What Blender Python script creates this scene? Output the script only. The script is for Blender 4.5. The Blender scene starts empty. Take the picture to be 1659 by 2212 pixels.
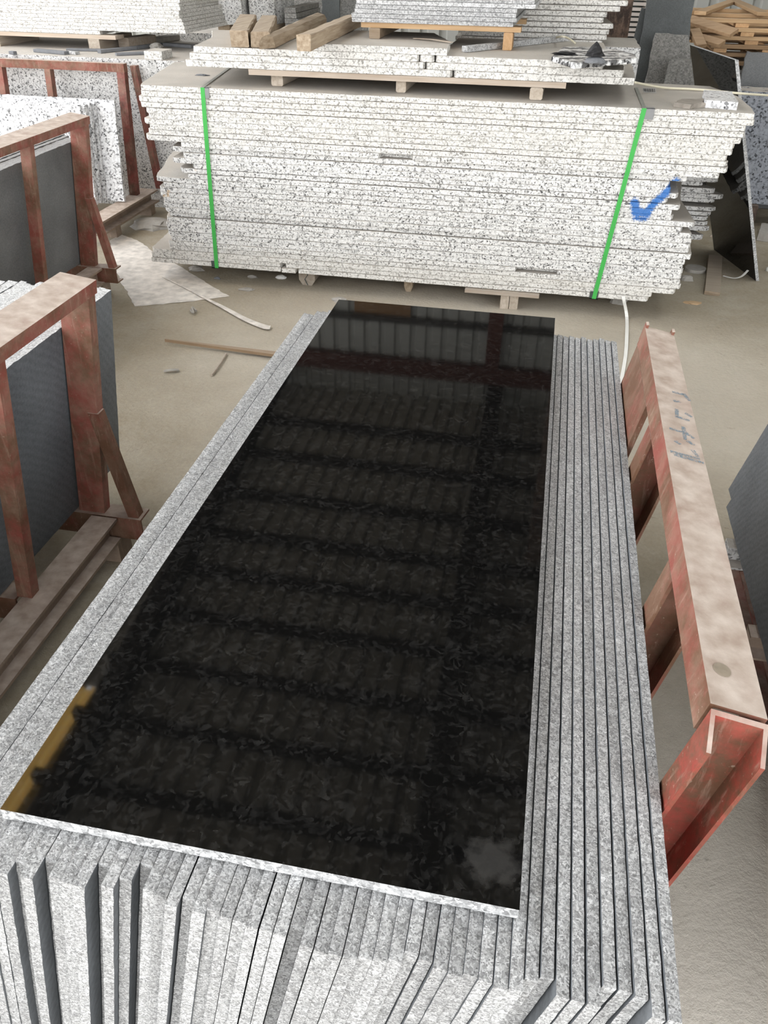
import bpy, bmesh, math, random
from mathutils import Vector, Matrix
sc = bpy.context.scene
col = sc.collection
RN = random.Random(7)

# ------------------------------------------------------------------ camera
FPX, CX, CY = 1747.0, 829.5, 1106.0
v1 = (1248.146, -129.334); v2 = (-10711.231, -333.148)
yv = Vector((v1[0]-CX, -(v1[1]-CY), -FPX)).normalized()
xv = -Vector((v2[0]-CX, -(v2[1]-CY), -FPX))
xv = (xv - yv*xv.dot(yv)).normalized()
zv = xv.cross(yv)
ROT = Matrix((xv, yv, zv))            # world = ROT @ cam
CAM = Vector((0, 0, 1.65))
cd = bpy.data.cameras.new('camera'); cam = bpy.data.objects.new('camera', cd); col.objects.link(cam)
cam.matrix_world = Matrix.Translation(CAM) @ ROT.to_4x4()
cd.sensor_fit = 'HORIZONTAL'; cd.sensor_width = 36.0; cd.lens = FPX/1659*36.0
cd.clip_start = 0.02; cd.clip_end = 200
sc.camera = cam
def ray(px, py): return ROT @ Vector((px-CX, -(py-CY), -FPX))
def PZ(px, py, z):
    d = ray(px, py); return CAM + d*((z-CAM.z)/d.z)
def PY(px, py, y):
    d = ray(px, py); return CAM + d*((y-CAM.y)/d.y)

# ------------------------------------------------------------------ materials
class G:
    def __init__(s, name):
        s.m = bpy.data.materials.new(name); s.m.use_nodes = True
        s.t = s.m.node_tree; s.b = s.t.nodes['Principled BSDF']
    def n(s, typ, ins=None, **kw):
        nd = s.t.nodes.new('ShaderNode'+typ)
        for k, v in kw.items(): setattr(nd, k, v)
        for k, v in (ins or {}).items(): s.set(nd, k, v)
        return nd
    def set(s, nd, k, v):
        sock = nd.inputs[k]
        if isinstance(v, bpy.types.NodeSocket): s.t.links.new(v, sock)
        else:
            if hasattr(sock.default_value, '__len__') and not hasattr(v, '__len__'): v = (v, v, v)
            if sock.type == 'RGBA' and len(v) == 3: v = (*v, 1)
            sock.default_value = v
    def math(s, op, a, b=0.0, c=0.0, clamp=False):
        nd = s.n('Math', operation=op, use_clamp=clamp); s.set(nd, 0, a); s.set(nd, 1, b); s.set(nd, 2, c); return nd.outputs[0]
    def vm(s, op, a, b=(0, 0, 0), out=0):
        nd = s.n('VectorMath', operation=op); s.set(nd, 0, a)
        if op == 'SCALE': s.set(nd, 'Scale', b)
        else: s.set(nd, 1, b)
        return nd.outputs['Value'] if out == 'v' else nd.outputs[0]
    def mix(s, f, a, b):
        nd = s.n('Mix', data_type='RGBA'); s.set(nd, 0, f); s.set(nd, 6, a); s.set(nd, 7, b); return nd.outputs[2]
    def ramp(s, f, stops, interp='LINEAR'):
        nd = s.n('ValToRGB'); nd.color_ramp.interpolation = interp; e = nd.color_ramp.elements
        while len(e) < len(stops): e.new(0.5)
        for q, (p, c) in zip(e, stops):
            q.position = p; q.color = (*c, 1) if hasattr(c, '__len__') else (c, c, c, 1)
        s.set(nd, 0, f); return nd.outputs[0]
    def pos(s, rnd=True):
        g = s.n('NewGeometry'); p = g.outputs['Position']
        if rnd:
            r = s.n('ObjectInfo').outputs['Random']
            p = s.vm('ADD', p, s.vm('SCALE', (13.1, 7.7, 19.3), r))
        return p
    def nz(s):
        g = s.n('NewGeometry'); x = s.n('SeparateXYZ', {0: g.outputs['Normal']}); return x.outputs[2]
    def noise(s, p, scale, detail=3.0, rough=0.5, out=0):
        return s.n('TexNoise', {'Vector': p, 'Scale': scale, 'Detail': detail, 'Roughness': rough}).outputs[out]
    def warp(s, p, scale, amt):
        c = s.noise(p, scale, 2.0, 0.5, 1)
        return s.vm('ADD', p, s.vm('SCALE', s.vm('SUBTRACT', c, (0.5, 0.5, 0.5)), amt))
    def voro(s, p, scale, out='Color', feature='F1'):
        return s.n('TexVoronoi', {'Vector': p, 'Scale': scale}, feature=feature).outputs[out]
    def bump(s, h, strength=0.3, dist=0.002):
        nd = s.n('Bump', {'Height': h, 'Strength': strength, 'Distance': dist}); s.set(s.b, 'Normal', nd.outputs[0])
    def fin(s, colr, rough=0.8, spec=0.3, metal=0.0):
        s.set(s.b, 'Base Color', colr); s.set(s.b, 'Roughness', rough); s.set(s.b, 'Specular IOR Level', spec); s.set(s.b, 'Metallic', metal)
        return s.m

def plain(name, c, rough=0.7, spec=0.3, var=0.15, scale=20, metal=0.0):
    g = G(name); p = g.pos(); n = g.noise(p, scale, 4)
    f = g.math('MULTIPLY_ADD', n, 2*var, 1-var)
    return g.fin(g.mix(1.0, c, c) if var == 0 else g.vm('SCALE', c, f), rough, spec, metal)

def segd(g, p, a, b):
    a = Vector(a); ba = Vector(b)-a
    pa = g.vm('SUBTRACT', p, a)
    h = g.math('DIVIDE', g.vm('DOT_PRODUCT', pa, ba, 'v'), ba.dot(ba), clamp=True)
    return g.vm('LENGTH', g.vm('SUBTRACT', pa, g.vm('SCALE', ba, h)), out='v')

DUST = (0.45, 0.415, 0.37)
def granite_white(name, tick=False, dust=0.93, tint=(1, 0.985, 0.955), scale=155, warmband=0.0, fade=0.0):
    g = G(name); p = g.pos()
    w = g.warp(p, 90, 0.012)
    v = g.n('SeparateColor', {0: g.voro(w, scale)}).outputs[0]
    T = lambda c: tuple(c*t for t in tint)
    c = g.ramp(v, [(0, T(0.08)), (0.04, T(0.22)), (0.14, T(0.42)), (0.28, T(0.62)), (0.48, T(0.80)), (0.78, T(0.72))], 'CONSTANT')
    big = g.noise(p, 6, 3)
    c = g.mix(g.math('MULTIPLY_ADD', big, 0.5, -0.2, True), c, T(0.74))
    if fade: c = g.mix(fade, c, (0.64, 0.61, 0.55))
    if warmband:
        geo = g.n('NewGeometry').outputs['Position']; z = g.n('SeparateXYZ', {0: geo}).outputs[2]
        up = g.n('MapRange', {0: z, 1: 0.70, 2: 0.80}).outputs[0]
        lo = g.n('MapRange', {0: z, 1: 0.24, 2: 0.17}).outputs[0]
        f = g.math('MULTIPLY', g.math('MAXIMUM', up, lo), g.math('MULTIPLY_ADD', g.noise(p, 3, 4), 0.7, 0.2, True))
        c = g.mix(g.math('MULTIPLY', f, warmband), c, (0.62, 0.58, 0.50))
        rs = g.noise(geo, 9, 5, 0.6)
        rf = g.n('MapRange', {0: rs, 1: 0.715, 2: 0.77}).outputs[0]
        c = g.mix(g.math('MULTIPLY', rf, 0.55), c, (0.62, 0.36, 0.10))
    d = g.n('MapRange', {0: g.nz(), 1: 0.6, 2: 0.85}).outputs[0]
    dn = g.math('MULTIPLY', d, g.math('MULTIPLY_ADD', g.noise(p, 5, 4), 0.25, dust-0.1, True))
    c = g.mix(dn, c, g.ramp(g.noise(p, 4, 5), [(0.3, tuple(x*0.88 for x in DUST)), (0.7, tuple(x*1.1 for x in DUST))]))
    if tick:
        gp = g.n('SeparateXYZ', {0: g.n('NewGeometry').outputs['Position']})
        q = g.n('CombineXYZ', {0: gp.outputs[0], 1: 0.0, 2: gp.outputs[2]}).outputs[0]
        d1 = segd(g, q, (0.436, 0, 0.592), (0.450, 0, 0.552)); d2 = segd(g, q, (0.450, 0, 0.548), (0.505, 0, 0.548))
        d3 = segd(g, q, (0.500, 0, 0.555), (0.612, 0, 0.700)); d4 = segd(g, q, (0.45, 0, 0.518), (0.50, 0, 0.520))
        dd = g.math('MINIMUM', g.math('MINIMUM', d1, d2), g.math('MINIMUM', g.math('ADD', d3, 0.004), g.math('ADD', d4, 0.012)))
        nn = g.math('MULTIPLY_ADD', g.noise(q, 130, 3), 0.036, g.math('MULTIPLY_ADD', g.noise(q, 30, 2), 0.02, -0.028))
        f = g.n('MapRange', {0: g.math('ADD', dd, nn), 1: 0.028, 2: 0.016}).outputs[0]
        c = g.mix(g.math('MULTIPLY', f, 0.93), c, (0.025, 0.155, 0.47))
    g.bump(g.noise(p, 160, 3), 0.35, 0.004)
    return g.fin(c, 0.82, 0.25)

def granite_grey(name, lo=0.16, mid=0.30, hi=0.52, scale=260, topdust=0.0, tint=(1.0, 1.0, 0.995), varobj=0.13):
    g = G(name); p = g.pos()
    w = g.warp(p, 120, 0.016)
    v = g.n('SeparateColor', {0: g.voro(w, scale)}).outputs[0]
    T = lambda c: tuple(c*t for t in tint)
    c = g.ramp(v, [(0, T(lo)), (0.2, T((lo+mid)/2)), (0.45, T(mid)), (0.72, T((mid+hi)/2)), (1.0, T(hi))])
    n2 = g.noise(g.warp(p, 90, 0.02), 260, 4, 0.7)
    c = g.vm('SCALE', c, g.math('MULTIPLY_ADD', n2, 1.5, 0.27))
    r = g.n('ObjectInfo').outputs['Random']
    c = g.vm('SCALE', c, g.math('MULTIPLY_ADD', r, 2*varobj, 1-varobj))
    big = g.noise(p, 7, 3)
    c = g.vm('SCALE', c, g.math('MULTIPLY_ADD', big, 0.5, 0.75))
    if topdust:
        d = g.n('MapRange', {0: g.nz(), 1: 0.6, 2: 0.9}).outputs[0]
        c = g.mix(g.math('MULTIPLY', d, topdust), c, (0.40, 0.40, 0.40))
    g.bump(g.math('ADD', v, n2), 0.35, 0.0015)
    return g.fin(c, 0.75, 0.3)

def granite_dark(name, base=0.06, arcs=True, tint=(0.93, 1.0, 1.07), top=0.0):
    g = G(name); p = g.pos(False)
    n = g.noise(p, 130, 4, 0.7); n3 = g.noise(p, 5, 4)
    f = g.math('MULTIPLY_ADD', n, 1.3, g.math('MULTIPLY_ADD', n3, 1.0, -0.1))
    if arcs:
        wv = g.n('TexWave', {'Vector': g.vm('ADD', p, (0.0, -1.15, 0.25)), 'Scale': 14.0, 'Distortion': 2.5, 'Detail': 3.0, 'Detail Scale': 1.5}, wave_type='RINGS', rings_direction='X').outputs[1]
        f = g.math('MULTIPLY_ADD', wv, 0.16, f)
    c = g.vm('SCALE', tuple(base*t for t in tint), f)
    g.bump(n, 0.15, 0.001)
    return g.fin(c, 0.6, 0.4)

def polished(name):
    g = G(name); p = g.pos(False)
    w = g.warp(p, 35, 0.035)
    v = g.n('SeparateColor', {0: g.voro(w, 150)}).outputs[0]
    e = g.noise(w, 45, 5, 0.7)
    f = g.math('MULTIPLY', g.ramp(v, [(0.35, 0.0), (1.0, 1.0)]), g.ramp(e, [(0.40, 0.1), (0.68, 1.0)]))
    c = g.mix(f, (0.0035, 0.0035, 0.0034), (0.022, 0.0215, 0.0205))
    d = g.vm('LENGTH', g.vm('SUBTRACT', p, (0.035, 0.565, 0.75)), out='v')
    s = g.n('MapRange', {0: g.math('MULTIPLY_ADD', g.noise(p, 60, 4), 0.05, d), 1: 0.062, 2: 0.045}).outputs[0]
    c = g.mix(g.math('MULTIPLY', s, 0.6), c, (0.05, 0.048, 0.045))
    return g.fin(c, 0.035, 0.5)

def red_paint(name, dusty=0.75, paint=(0.235, 0.062, 0.045), rust=(0.135, 0.066, 0.036), rustf=0.5, film=0.5):
    g = G(name); p = g.pos()
    n = g.noise(p, 7, 6, 0.65); n2 = g.noise(p, 45, 5, 0.7)
    f = g.n('MapRange', {0: g.math('MULTIPLY_ADD', n2, 0.45, n), 1: 0.62+0.25*(0.5-rustf), 2: 0.85+0.25*(0.5-rustf)}).outputs[0]
    c = g.mix(f, paint, rust)
    st = g.n('Mapping', {'Vector': p, 'Scale': (40, 40, 5)}).outputs[0]
    sc_ = g.ramp(g.noise(st, 1.6, 5, 0.7), [(0.56, 0.0), (0.70, 1.0)])
    c = g.mix(g.math('MULTIPLY', sc_, 0.30), c, (0.50, 0.36, 0.28))
    c = g.mix(g.ramp(g.noise(p, 11, 6, 0.7), [(0.42, 0.0), (0.75, film)]), c, (0.36, 0.25, 0.18))
    sp = g.ramp(g.noise(p, 120, 3, 0.6), [(0.66, 0.0), (0.74, 1.0)])
    c = g.mix(g.math('MULTIPLY', sp, 0.5), c, (0.45, 0.36, 0.28))
    d = g.n('MapRange', {0: g.nz(), 1: 0.55, 2: 0.9}).outputs[0]
    df = g.math('MULTIPLY', d, g.math('MULTIPLY_ADD', g.noise(g.warp(p, 9, .1), 14, 6, 0.65), 1.1, dusty-0.55, True))
    c = g.mix(df, c, g.ramp(g.noise(p, 30, 5), [(0.3, (0.40, 0.31, 0.25)), (0.7, (0.62, 0.53, 0.46))]))
    g.bump(n2, 0.3, 0.002)
    return g.fin(c, 0.6, 0.35)

def wood(name, a, b, dust=0.0, axis='X'):
    g = G(name); tc = g.n('TexCoord').outputs['Object']
    r = g.n('ObjectInfo').outputs['Random']
    p = g.vm('ADD', tc, g.vm('SCALE', (9.1, 5.7, 3.3), r))
    S = {'X': (2, 40, 40), 'Y': (40, 2, 40), 'Z': (40, 40, 2)}[axis]
    st = g.n('Mapping', {'Vector': p, 'Scale': S}).outputs[0]
    n = g.noise(g.warp(st, 1.2, 0.6), 1.5, 5, 0.6)
    c = g.mix(g.ramp(n, [(0.3, 0.0), (0.7, 1.0)]), a, b)
    c = g.vm('SCALE', c, g.math('MULTIPLY_ADD', r, 0.3, 0.85))
    if dust:
        d = g.n('MapRange', {0: g.nz(), 1: 0.3, 2: 0.9}).outputs[0]
        c = g.mix(g.math('MULTIPLY', d, dust), c, (0.46, 0.41, 0.35))
    g.bump(n, 0.4, 0.003)
    return g.fin(c, 0.8, 0.2)

def ground_mat():
    g = G('dusty_concrete'); p = g.pos(False)
    n = g.noise(p, 1.1, 6, 0.6); n2 = g.noise(g.warp(p, 3, .3), 9, 8, 0.7); n3 = g.noise(p, 60, 5, 0.7)
    c = g.ramp(n, [(0.3, (0.27, 0.228, 0.17)), (0.5, (0.39, 0.345, 0.28)), (0.7, (0.52, 0.485, 0.43))])
    c = g.mix(g.ramp(n2, [(0.35, 0.0), (0.75, 0.55)]), c, (0.50, 0.47, 0.43))
    c = g.vm('SCALE', c, g.math('MULTIPLY_ADD', n3, 0.5, 0.75))
    x = g.n('Mapping', {'Vector': p, 'Scale': (4, 11, 1)}).outputs[0]
    for (cx_, cy_, r0, r1, am) in ((0.95, 0.7, 0.55, 1.5, 1.0), (-0.4, 3.7, 0.4, 1.5, 0.45), (1.0, 3.3, 0.3, 1.2, 0.3)):  # pale dust patches, with floor brightness partly put into their colour
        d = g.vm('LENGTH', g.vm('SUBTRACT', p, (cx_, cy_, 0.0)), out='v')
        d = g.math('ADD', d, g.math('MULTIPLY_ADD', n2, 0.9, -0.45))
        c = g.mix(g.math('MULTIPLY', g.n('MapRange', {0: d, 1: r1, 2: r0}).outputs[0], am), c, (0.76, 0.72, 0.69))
    cr = g.ramp(g.noise(g.warp(x, 1.5, 1.2), 3.0, 7, 0.72), [(0.30, 0.5), (0.36, 0.0)])
    c = g.mix(cr, c, (0.17, 0.145, 0.115))
    h = g.math('ADD', g.math('MULTIPLY', n2, 1.5), n3)
    c = g.vm('MULTIPLY', c, (0.85, 0.825, 0.755))
    g.bump(h, 0.5, 0.008)
    return g.fin(c, 0.9, 0.15)

M = {}
M['white'] = granite_white('white_speckled_granite', fade=0.35)
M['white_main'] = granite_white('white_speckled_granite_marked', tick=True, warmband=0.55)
M['white_fresh'] = granite_white('white_granite_clean', dust=0.3, tint=(1.0, 1.0, 1.01), scale=100)
M['white_shade'] = granite_white('white_granite_shaded', dust=0.85, tint=(0.86, 0.85, 0.83), scale=135)  # darker copy of the white granite, shade put into the tint
M['blue_speck'] = granite_white('blue_grey_granite', dust=0.9, tint=(0.36, 0.38, 0.42), scale=90)
M['grey'] = granite_grey('grey_sawn_granite', 0.19, 0.365, 0.60, 420)
M['grey_light'] = granite_grey('grey_sawn_granite_light', lo=0.22, mid=0.42, hi=0.62, scale=180, topdust=0.3)
M['dark'] = granite_dark('dark_grey_honed_granite', 0.125)
M['dark_mid'] = granite_dark('dark_grey_granite_dusty', 0.14, False, (0.98, 1, 1.0))
M['slate'] = granite_dark('slate_green_granite', 0.075, False, (0.92, 1.0, 1.0))
M['rough_grey'] = granite_grey('rough_grey_granite', 0.13, 0.19, 0.27, 120, 0.0, (1.03, 1.0, 0.93))
M['darktop'] = granite_grey('dark_granite_sawn_edge', 0.42, 0.62, 0.82, 200, 0.0)
M['midtop'] = granite_grey('dark_granite_dusty_edge', 0.2, 0.30, 0.42, 200, 0.4, (1.0, 0.99, 0.97))
M['polish'] = polished('polished_black_granite')
M['red'] = red_paint('red_painted_steel')
M['red_vivid'] = red_paint('red_painted_steel_fresh', 0.7, (0.33, 0.048, 0.036), (0.12, 0.055, 0.03), 0.42, 0.2)
M['red_dusty'] = red_paint('red_painted_steel_dusty', 1.0)
M['red_rusty'] = red_paint('rusty_steel', 0.8, (0.20, 0.06, 0.042), (0.125, 0.06, 0.032), 0.9, 0.35)
M['brown_dust'] = red_paint('dusty_steel', 0.95, (0.26, 0.20, 0.155), (0.20, 0.15, 0.11), 0.6)
M['red_dark'] = red_paint('dark_red_steel', 0.3, (0.20, 0.05, 0.04), (0.09, 0.04, 0.025))
M['wood_old'] = wood('weathered_wood', (0.34, 0.27, 0.20), (0.20, 0.145, 0.095), 0.5)
M['wood_oldY'] = wood('weathered_wood_y', (0.47, 0.38, 0.28), (0.26, 0.19, 0.125), 0.25, 'Y')
M['wood_pale'] = wood('pale_dusty_wood', (0.50, 0.43, 0.36), (0.38, 0.30, 0.23), 0.5)
M['wood_paleY'] = wood('pale_dusty_wood_y', (0.48, 0.42, 0.35), (0.34, 0.28, 0.22), 0.4, 'Y')
M['wood_new'] = wood('new_pine', (0.54, 0.37, 0.215), (0.40, 0.255, 0.135), 0.15)
M['wood_newY'] = wood('new_pine_y', (0.56, 0.36, 0.20), (0.42, 0.25, 0.125), 0.1, 'Y')
M['lath'] = wood('brown_lath', (0.34, 0.24, 0.15), (0.25, 0.165, 0.10), 0.25)
M['wood_brown'] = wood('brown_pine', (0.36, 0.24, 0.14), (0.25, 0.155, 0.085), 0.1)
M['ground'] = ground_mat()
M['strap'] = plain('green_strap', (0.055, 0.40, 0.075), 0.45, 0.4, 0.1, 30)
M['strap_dusty'] = plain('dusty_strap', (0.30, 0.30, 0.265), 0.7, 0.3, 0.2, 30)
M['guard'] = plain('grey_plastic', (0.26, 0.26, 0.26), 0.6, 0.3, 0.15)
M['guard_dark'] = plain('dark_grey_plastic', (0.06, 0.07, 0.065), 0.6, 0.3, 0.15)
M['cream'] = plain('cream_plastic', (0.72, 0.67, 0.52), 0.6, 0.3, 0.08)
M['whiteband'] = plain('white_plastic_band', (0.78, 0.77, 0.73), 0.6, 0.3, 0.06)
M['paper'] = plain('dusty_sheet', (0.66, 0.615, 0.565), 0.85, 0.2, 0.5, 22)
g = G('faded_blue_paint'); p = g.pos(False); M['bluepaint'] = g.fin((0.27, 0.34, 0.39), 0.8, 0.2)
g.set(g.b, 'Alpha', g.ramp(g.noise(p, 260, 4, 0.7), [(0.42, 0.0), (0.62, 0.75)]))
M['stain'] = plain('brown_stain', (0.30, 0.25, 0.19), 0.9, 0.2, 0.3, 90)
M['black'] = plain('black_tar', (0.012, 0.011, 0.012), 0.6, 0.4, 0.4, 40)
M['rustcol'] = red_paint('rusty_column', 0.2, (0.045, 0.026, 0.018), (0.022, 0.014, 0.010))
M['stone'] = plain('grey_stone', (0.36, 0.34, 0.31), 0.9, 0.2, 0.25, 30)
M['stone_dark'] = plain('dark_stone_offcut', (0.17, 0.175, 0.185), 0.8, 0.3, 0.25, 30)
M['shard'] = plain('brownish_grey_shard', (0.30, 0.27, 0.235), 0.9, 0.2, 0.35, 30)  # shard stone in its own brownish grey
M['tile'] = plain('pale_tile', (0.52, 0.47, 0.43), 0.8, 0.3, 0.1)
M['label'] = plain('label_paper', (0.45, 0.44, 0.43), 0.7, 0.2, 0.1)
M['ink'] = plain('label_ink', (0.06, 0.06, 0.06), 0.8, 0.2, 0.0)
M['roof'] = plain('grey_roof_sheet', (0.42, 0.405, 0.38), 0.75, 0.2, 0.12, 1.2)
M['wallsheet'] = plain('grey_wall_sheet', (0.36, 0.36, 0.335), 0.75, 0.2, 0.12, 1.5)
M['wallrust'] = plain('rusty_wall_sheet', (0.24, 0.14, 0.07), 0.8, 0.2, 0.25, 3)
g = G('yellowed_skylight'); tr = g.n('BsdfTranslucent', {'Color': (0.95, 0.72, 0.36)}); tp = g.n('BsdfTransparent', {'Color': (0.98, 0.80, 0.45)}); mx = g.n('MixShader', {0: 0.5, 1: tr.outputs[0], 2: tp.outputs[0]}); g.t.links.new(mx.outputs[0], g.t.nodes['Material Output'].inputs[0]); M['skylight'] = g.m
g = G('added_skylight_white'); tr = g.n('BsdfTranslucent', {'Color': (0.93, 0.92, 0.88)}); tp = g.n('BsdfTransparent', {'Color': (0.97, 0.97, 0.95)}); mx = g.n('MixShader', {0: 0.55, 1: tr.outputs[0], 2: tp.outputs[0]}); g.t.links.new(mx.outputs[0], g.t.nodes['Material Output'].inputs[0]); M['added_skylight'] = g.m  # translucent sheet of the added, unseen skylight
M['purlin'] = plain('dark_purlin', (0.035, 0.03, 0.028), 0.8, 0.2, 0.1)
M['eave'] = plain('dark_red_beam', (0.085, 0.03, 0.022), 0.8, 0.2, 0.1)

# ------------------------------------------------------------------ mesh helpers
def world_loc(q):
    v = Vector((0, 0, 0))
    while q: v += q.location; q = q.parent
    return v
class MB:
    def __init__(s): s.v = []; s.f = []; s.mi = []; s.cur = 0
    def add(s, vs, fs):
        o = len(s.v); s.v += [Vector(v) for v in vs]; s.f += [[i+o for i in f] for f in fs]; s.mi += [s.cur]*len(fs); return s
    def box(s, lo, hi):
        (a, b, c), (d, e, f) = lo, hi
        return s.add([(a, b, c), (d, b, c), (d, e, c), (a, e, c), (a, b, f), (d, b, f), (d, e, f), (a, e, f)],
                     [(3, 2, 1, 0), (4, 5, 6, 7), (0, 1, 5, 4), (1, 2, 6, 5), (2, 3, 7, 6), (3, 0, 4, 7)])
    def sweep(s, prof, p0, p1, up=(0, 0, 1)):
        """closed 2D profile (side, up) swept from p0 to p1"""
        p0 = Vector(p0); p1 = Vector(p1); d = (p1-p0).normalized(); up = Vector(up)
        side = d.cross(up).normalized(); u = side.cross(d).normalized()
        n = len(prof); vs = [p+side*a+u*b for p in (p0, p1) for a, b in prof]
        fs = [(i, (i+1) % n, n+(i+1) % n, n+i) for i in range(n)]
        return s.add(vs, fs+[tuple(range(n-1, -1, -1)), tuple(range(n, 2*n))])
    def bar(s, p0, p1, w, h, up=(0, 0, 1), b=0.0):
        b = b or min(w, h)*0.08
        w2, h2 = w/2, h/2
        return s.sweep([(-w2+b, -h2), (w2-b, -h2), (w2, -h2+b), (w2, h2-b), (w2-b, h2), (-w2+b, h2), (-w2, h2-b), (-w2, -h2+b)], p0, p1, up)
    def tube(s, pts, r, n=8, flat=1.0):
        pts = [Vector(p) for p in pts]; rings = []
        for i, p in enumerate(pts):
            d = (pts[min(i+1, len(pts)-1)]-pts[max(i-1, 0)]).normalized()
            sd = d.cross(Vector((0, 0, 1)));
            if sd.length < 1e-4: sd = Vector((1, 0, 0))
            sd.normalize(); u = sd.cross(d)
            rings.append([p+sd*(r*math.cos(2*math.pi*k/n))+u*(r*flat*math.sin(2*math.pi*k/n)) for k in range(n)])
        fs = [(i*n+k, i*n+(k+1) % n, (i+1)*n+(k+1) % n, (i+1)*n+k) for i in range(len(pts)-1) for k in range(n)]
        m = len(pts)
        return s.add([v for r_ in rings for v in r_], fs+[tuple(range(n-1, -1, -1)), tuple(range((m-1)*n, m*n))])
    def ribbon(s, pts, w, t=0.0015, side=None):
        pts = [Vector(p) for p in pts]; vs = []
        for i, p in enumerate(pts):
            d = (pts[min(i+1, len(pts)-1)]-pts[max(i-1, 0)]).normalized()
            sd = Vector(side) if side else d.cross(Vector((0, 0, 1)))
            sd.normalize(); u = sd.cross(d).normalized()
            ww = w[i] if hasattr(w, '__len__') else w
            vs += [p-sd*ww/2, p+sd*ww/2, p+sd*ww/2+u*t, p-sd*ww/2+u*t]
        n = 4; m = len(pts)
        fs = [(i*n+k, i*n+(k+1) % n, (i+1)*n+(k+1) % n, (i+1)*n+k) for i in range(m-1) for k in range(n)]
        return s.add(vs, fs+[(3, 2, 1, 0), tuple(range((m-1)*n, m*n))])
    def build(s, name, mats, parent=None, origin=None, smooth=False):
        if not isinstance(mats, (list, tuple)): mats = [mats]
        if origin is None:
            xs = [v.x for v in s.v]; ys = [v.y for v in s.v]; zs = [v.z for v in s.v]
            origin = Vector(((min(xs)+max(xs))/2, (min(ys)+max(ys))/2, min(zs)))
        origin = Vector(origin)
        me = bpy.data.meshes.new(name)
        me.from_pydata([v-origin for v in s.v], [], s.f)
        for m in mats: me.materials.append(m)
        me.polygons.foreach_set('material_index', s.mi)
        bm = bmesh.new(); bm.from_mesh(me); bmesh.ops.recalc_face_normals(bm, faces=bm.faces); bm.to_mesh(me); bm.free()
        if smooth: me.polygons.foreach_set('use_smooth', [True]*len(me.polygons))
        me.update()
        o = bpy.data.objects.new(name, me); col.objects.link(o)
        o.location = origin
        if parent:
            o.parent = parent; o.location = origin-world_loc(parent)
        return o
def tag(o, label, cat, group=None):
    o['label'] = label; o['category'] = cat
    if group: o['group'] = group
    return o
def struct(o): o['kind'] = 'structure'; return o
def thing(name, loc, label, cat, group=None):
    o = bpy.data.objects.new(name, None); col.objects.link(o); o.location = loc; o.empty_display_size = 0.1
    return tag(o, label, cat, group)
ONES = ['', 'first', 'second', 'third', 'fourth', 'fifth', 'sixth', 'seventh', 'eighth', 'ninth', 'tenth', 'eleventh', 'twelfth', 'thirteenth',
        'fourteenth', 'fifteenth', 'sixteenth', 'seventeenth', 'eighteenth', 'nineteenth']
def nth(n):
    if n < 20: return ONES[n]
    t = {2: 'twent', 3: 'thirt', 4: 'fort', 5: 'fift', 6: 'sixt'}[n//10]
    return t+'ieth' if n % 10 == 0 else t+'y-'+ONES[n % 10]

def rough(pts, step, jit, rng):
    """subdivide a closed 2D outline and shake it"""
    out = []
    n = len(pts)
    for i in range(n):
        a = Vector(pts[i]); b = Vector(pts[(i+1) % n]); d = b-a; k = max(1, int(d.length/step))
        nr = Vector((d.y, -d.x)).normalized() if d.length > 0 else Vector((0, 0))
        for j in range(k):
            e = 0 if j == 0 else rng.uniform(-jit, jit)
            out.append(a+d*(j/k)+nr*e)
    return out
def plate(outline, t, xf, step=0.02, jit=0.0012, rng=RN, mb=None, bev=0.0):
    """rough-edged slab: outline (a,b) extruded c=0..t; xf maps (a,b,c) to world"""
    mb = mb or MB()
    o = rough(outline, step, 0, rng); n = len(o)
    cen = sum(o, Vector((0, 0)))/n
    rings = []
    lv = [(0, 0), (t, 0)] if not bev else [(0, bev), (bev, 0), (t-bev, 0), (t, bev)]
    shake = [Vector((rng.uniform(-jit, jit), rng.uniform(-jit, jit))) for _ in o]
    for c, ins in lv:
        r = []
        for i, p in enumerate(o):
            q = p+shake[i]+Vector((rng.uniform(-jit, jit), rng.uniform(-jit, jit)))*0.7
            if ins: q = q-(q-cen).normalized()*ins
            r.append(xf(q.x, q.y, c))
        rings.append(r)
    vs = [v for r in rings for v in r]
    fs = [(k*n+i, k*n+(i+1) % n, (k+1)*n+(i+1) % n, (k+1)*n+i) for k in range(len(lv)-1) for i in range(n)]
    m = len(lv)-1
    mb.add(vs, fs+[tuple(range(n-1, -1, -1)), tuple(range(m*n, m*n+n))])
    return mb
def flat(z0): return lambda a, b, c: Vector((a, b, z0+c))

# ------------------------------------------------------------------ setting
def ground():
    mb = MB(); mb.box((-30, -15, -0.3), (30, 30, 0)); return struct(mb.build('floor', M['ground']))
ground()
RX0, RX1, RY0, RY1, RZ = -3.86, 6.0, -7.0, 12.0, 6.0  # roof run on far behind the camera to shade near slab tops
def corrug(a0, a1, pitch, d):
    pts = []; x = a0
    while x < a1:
        pts += [(x, 0), (x+pitch*0.55, 0), (x+pitch*0.65, d), (x+pitch*0.9, d)]; x += pitch
    return pts+[(x, 0)]
def sheet(name, prof, f, mat):
    mb = MB(); n = len(prof)
    vs = [f(a, d, 0) for a, d in prof]+[f(a, d, 1) for a, d in prof]
    vs += [f(a, d+0.004, 0) for a, d in prof]+[f(a, d+0.004, 1) for a, d in prof]
    fs = []
    for i in range(n-1): fs += [(i, i+1, n+i+1, n+i), (2*n+i, 3*n+i, 3*n+i+1, 2*n+i+1)]
    fs += [(0, n, 3*n, 2*n), (n-1, 3*n-1, 4*n-1, 2*n-1)]
    mb.add(vs, fs); return mb.build(name, mat)
SX0, SX1, SY0, SY1 = 0.98, 3.72, 2.2, 8.0  # bounds of an added skylight, lights slab tops and the right floor
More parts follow.
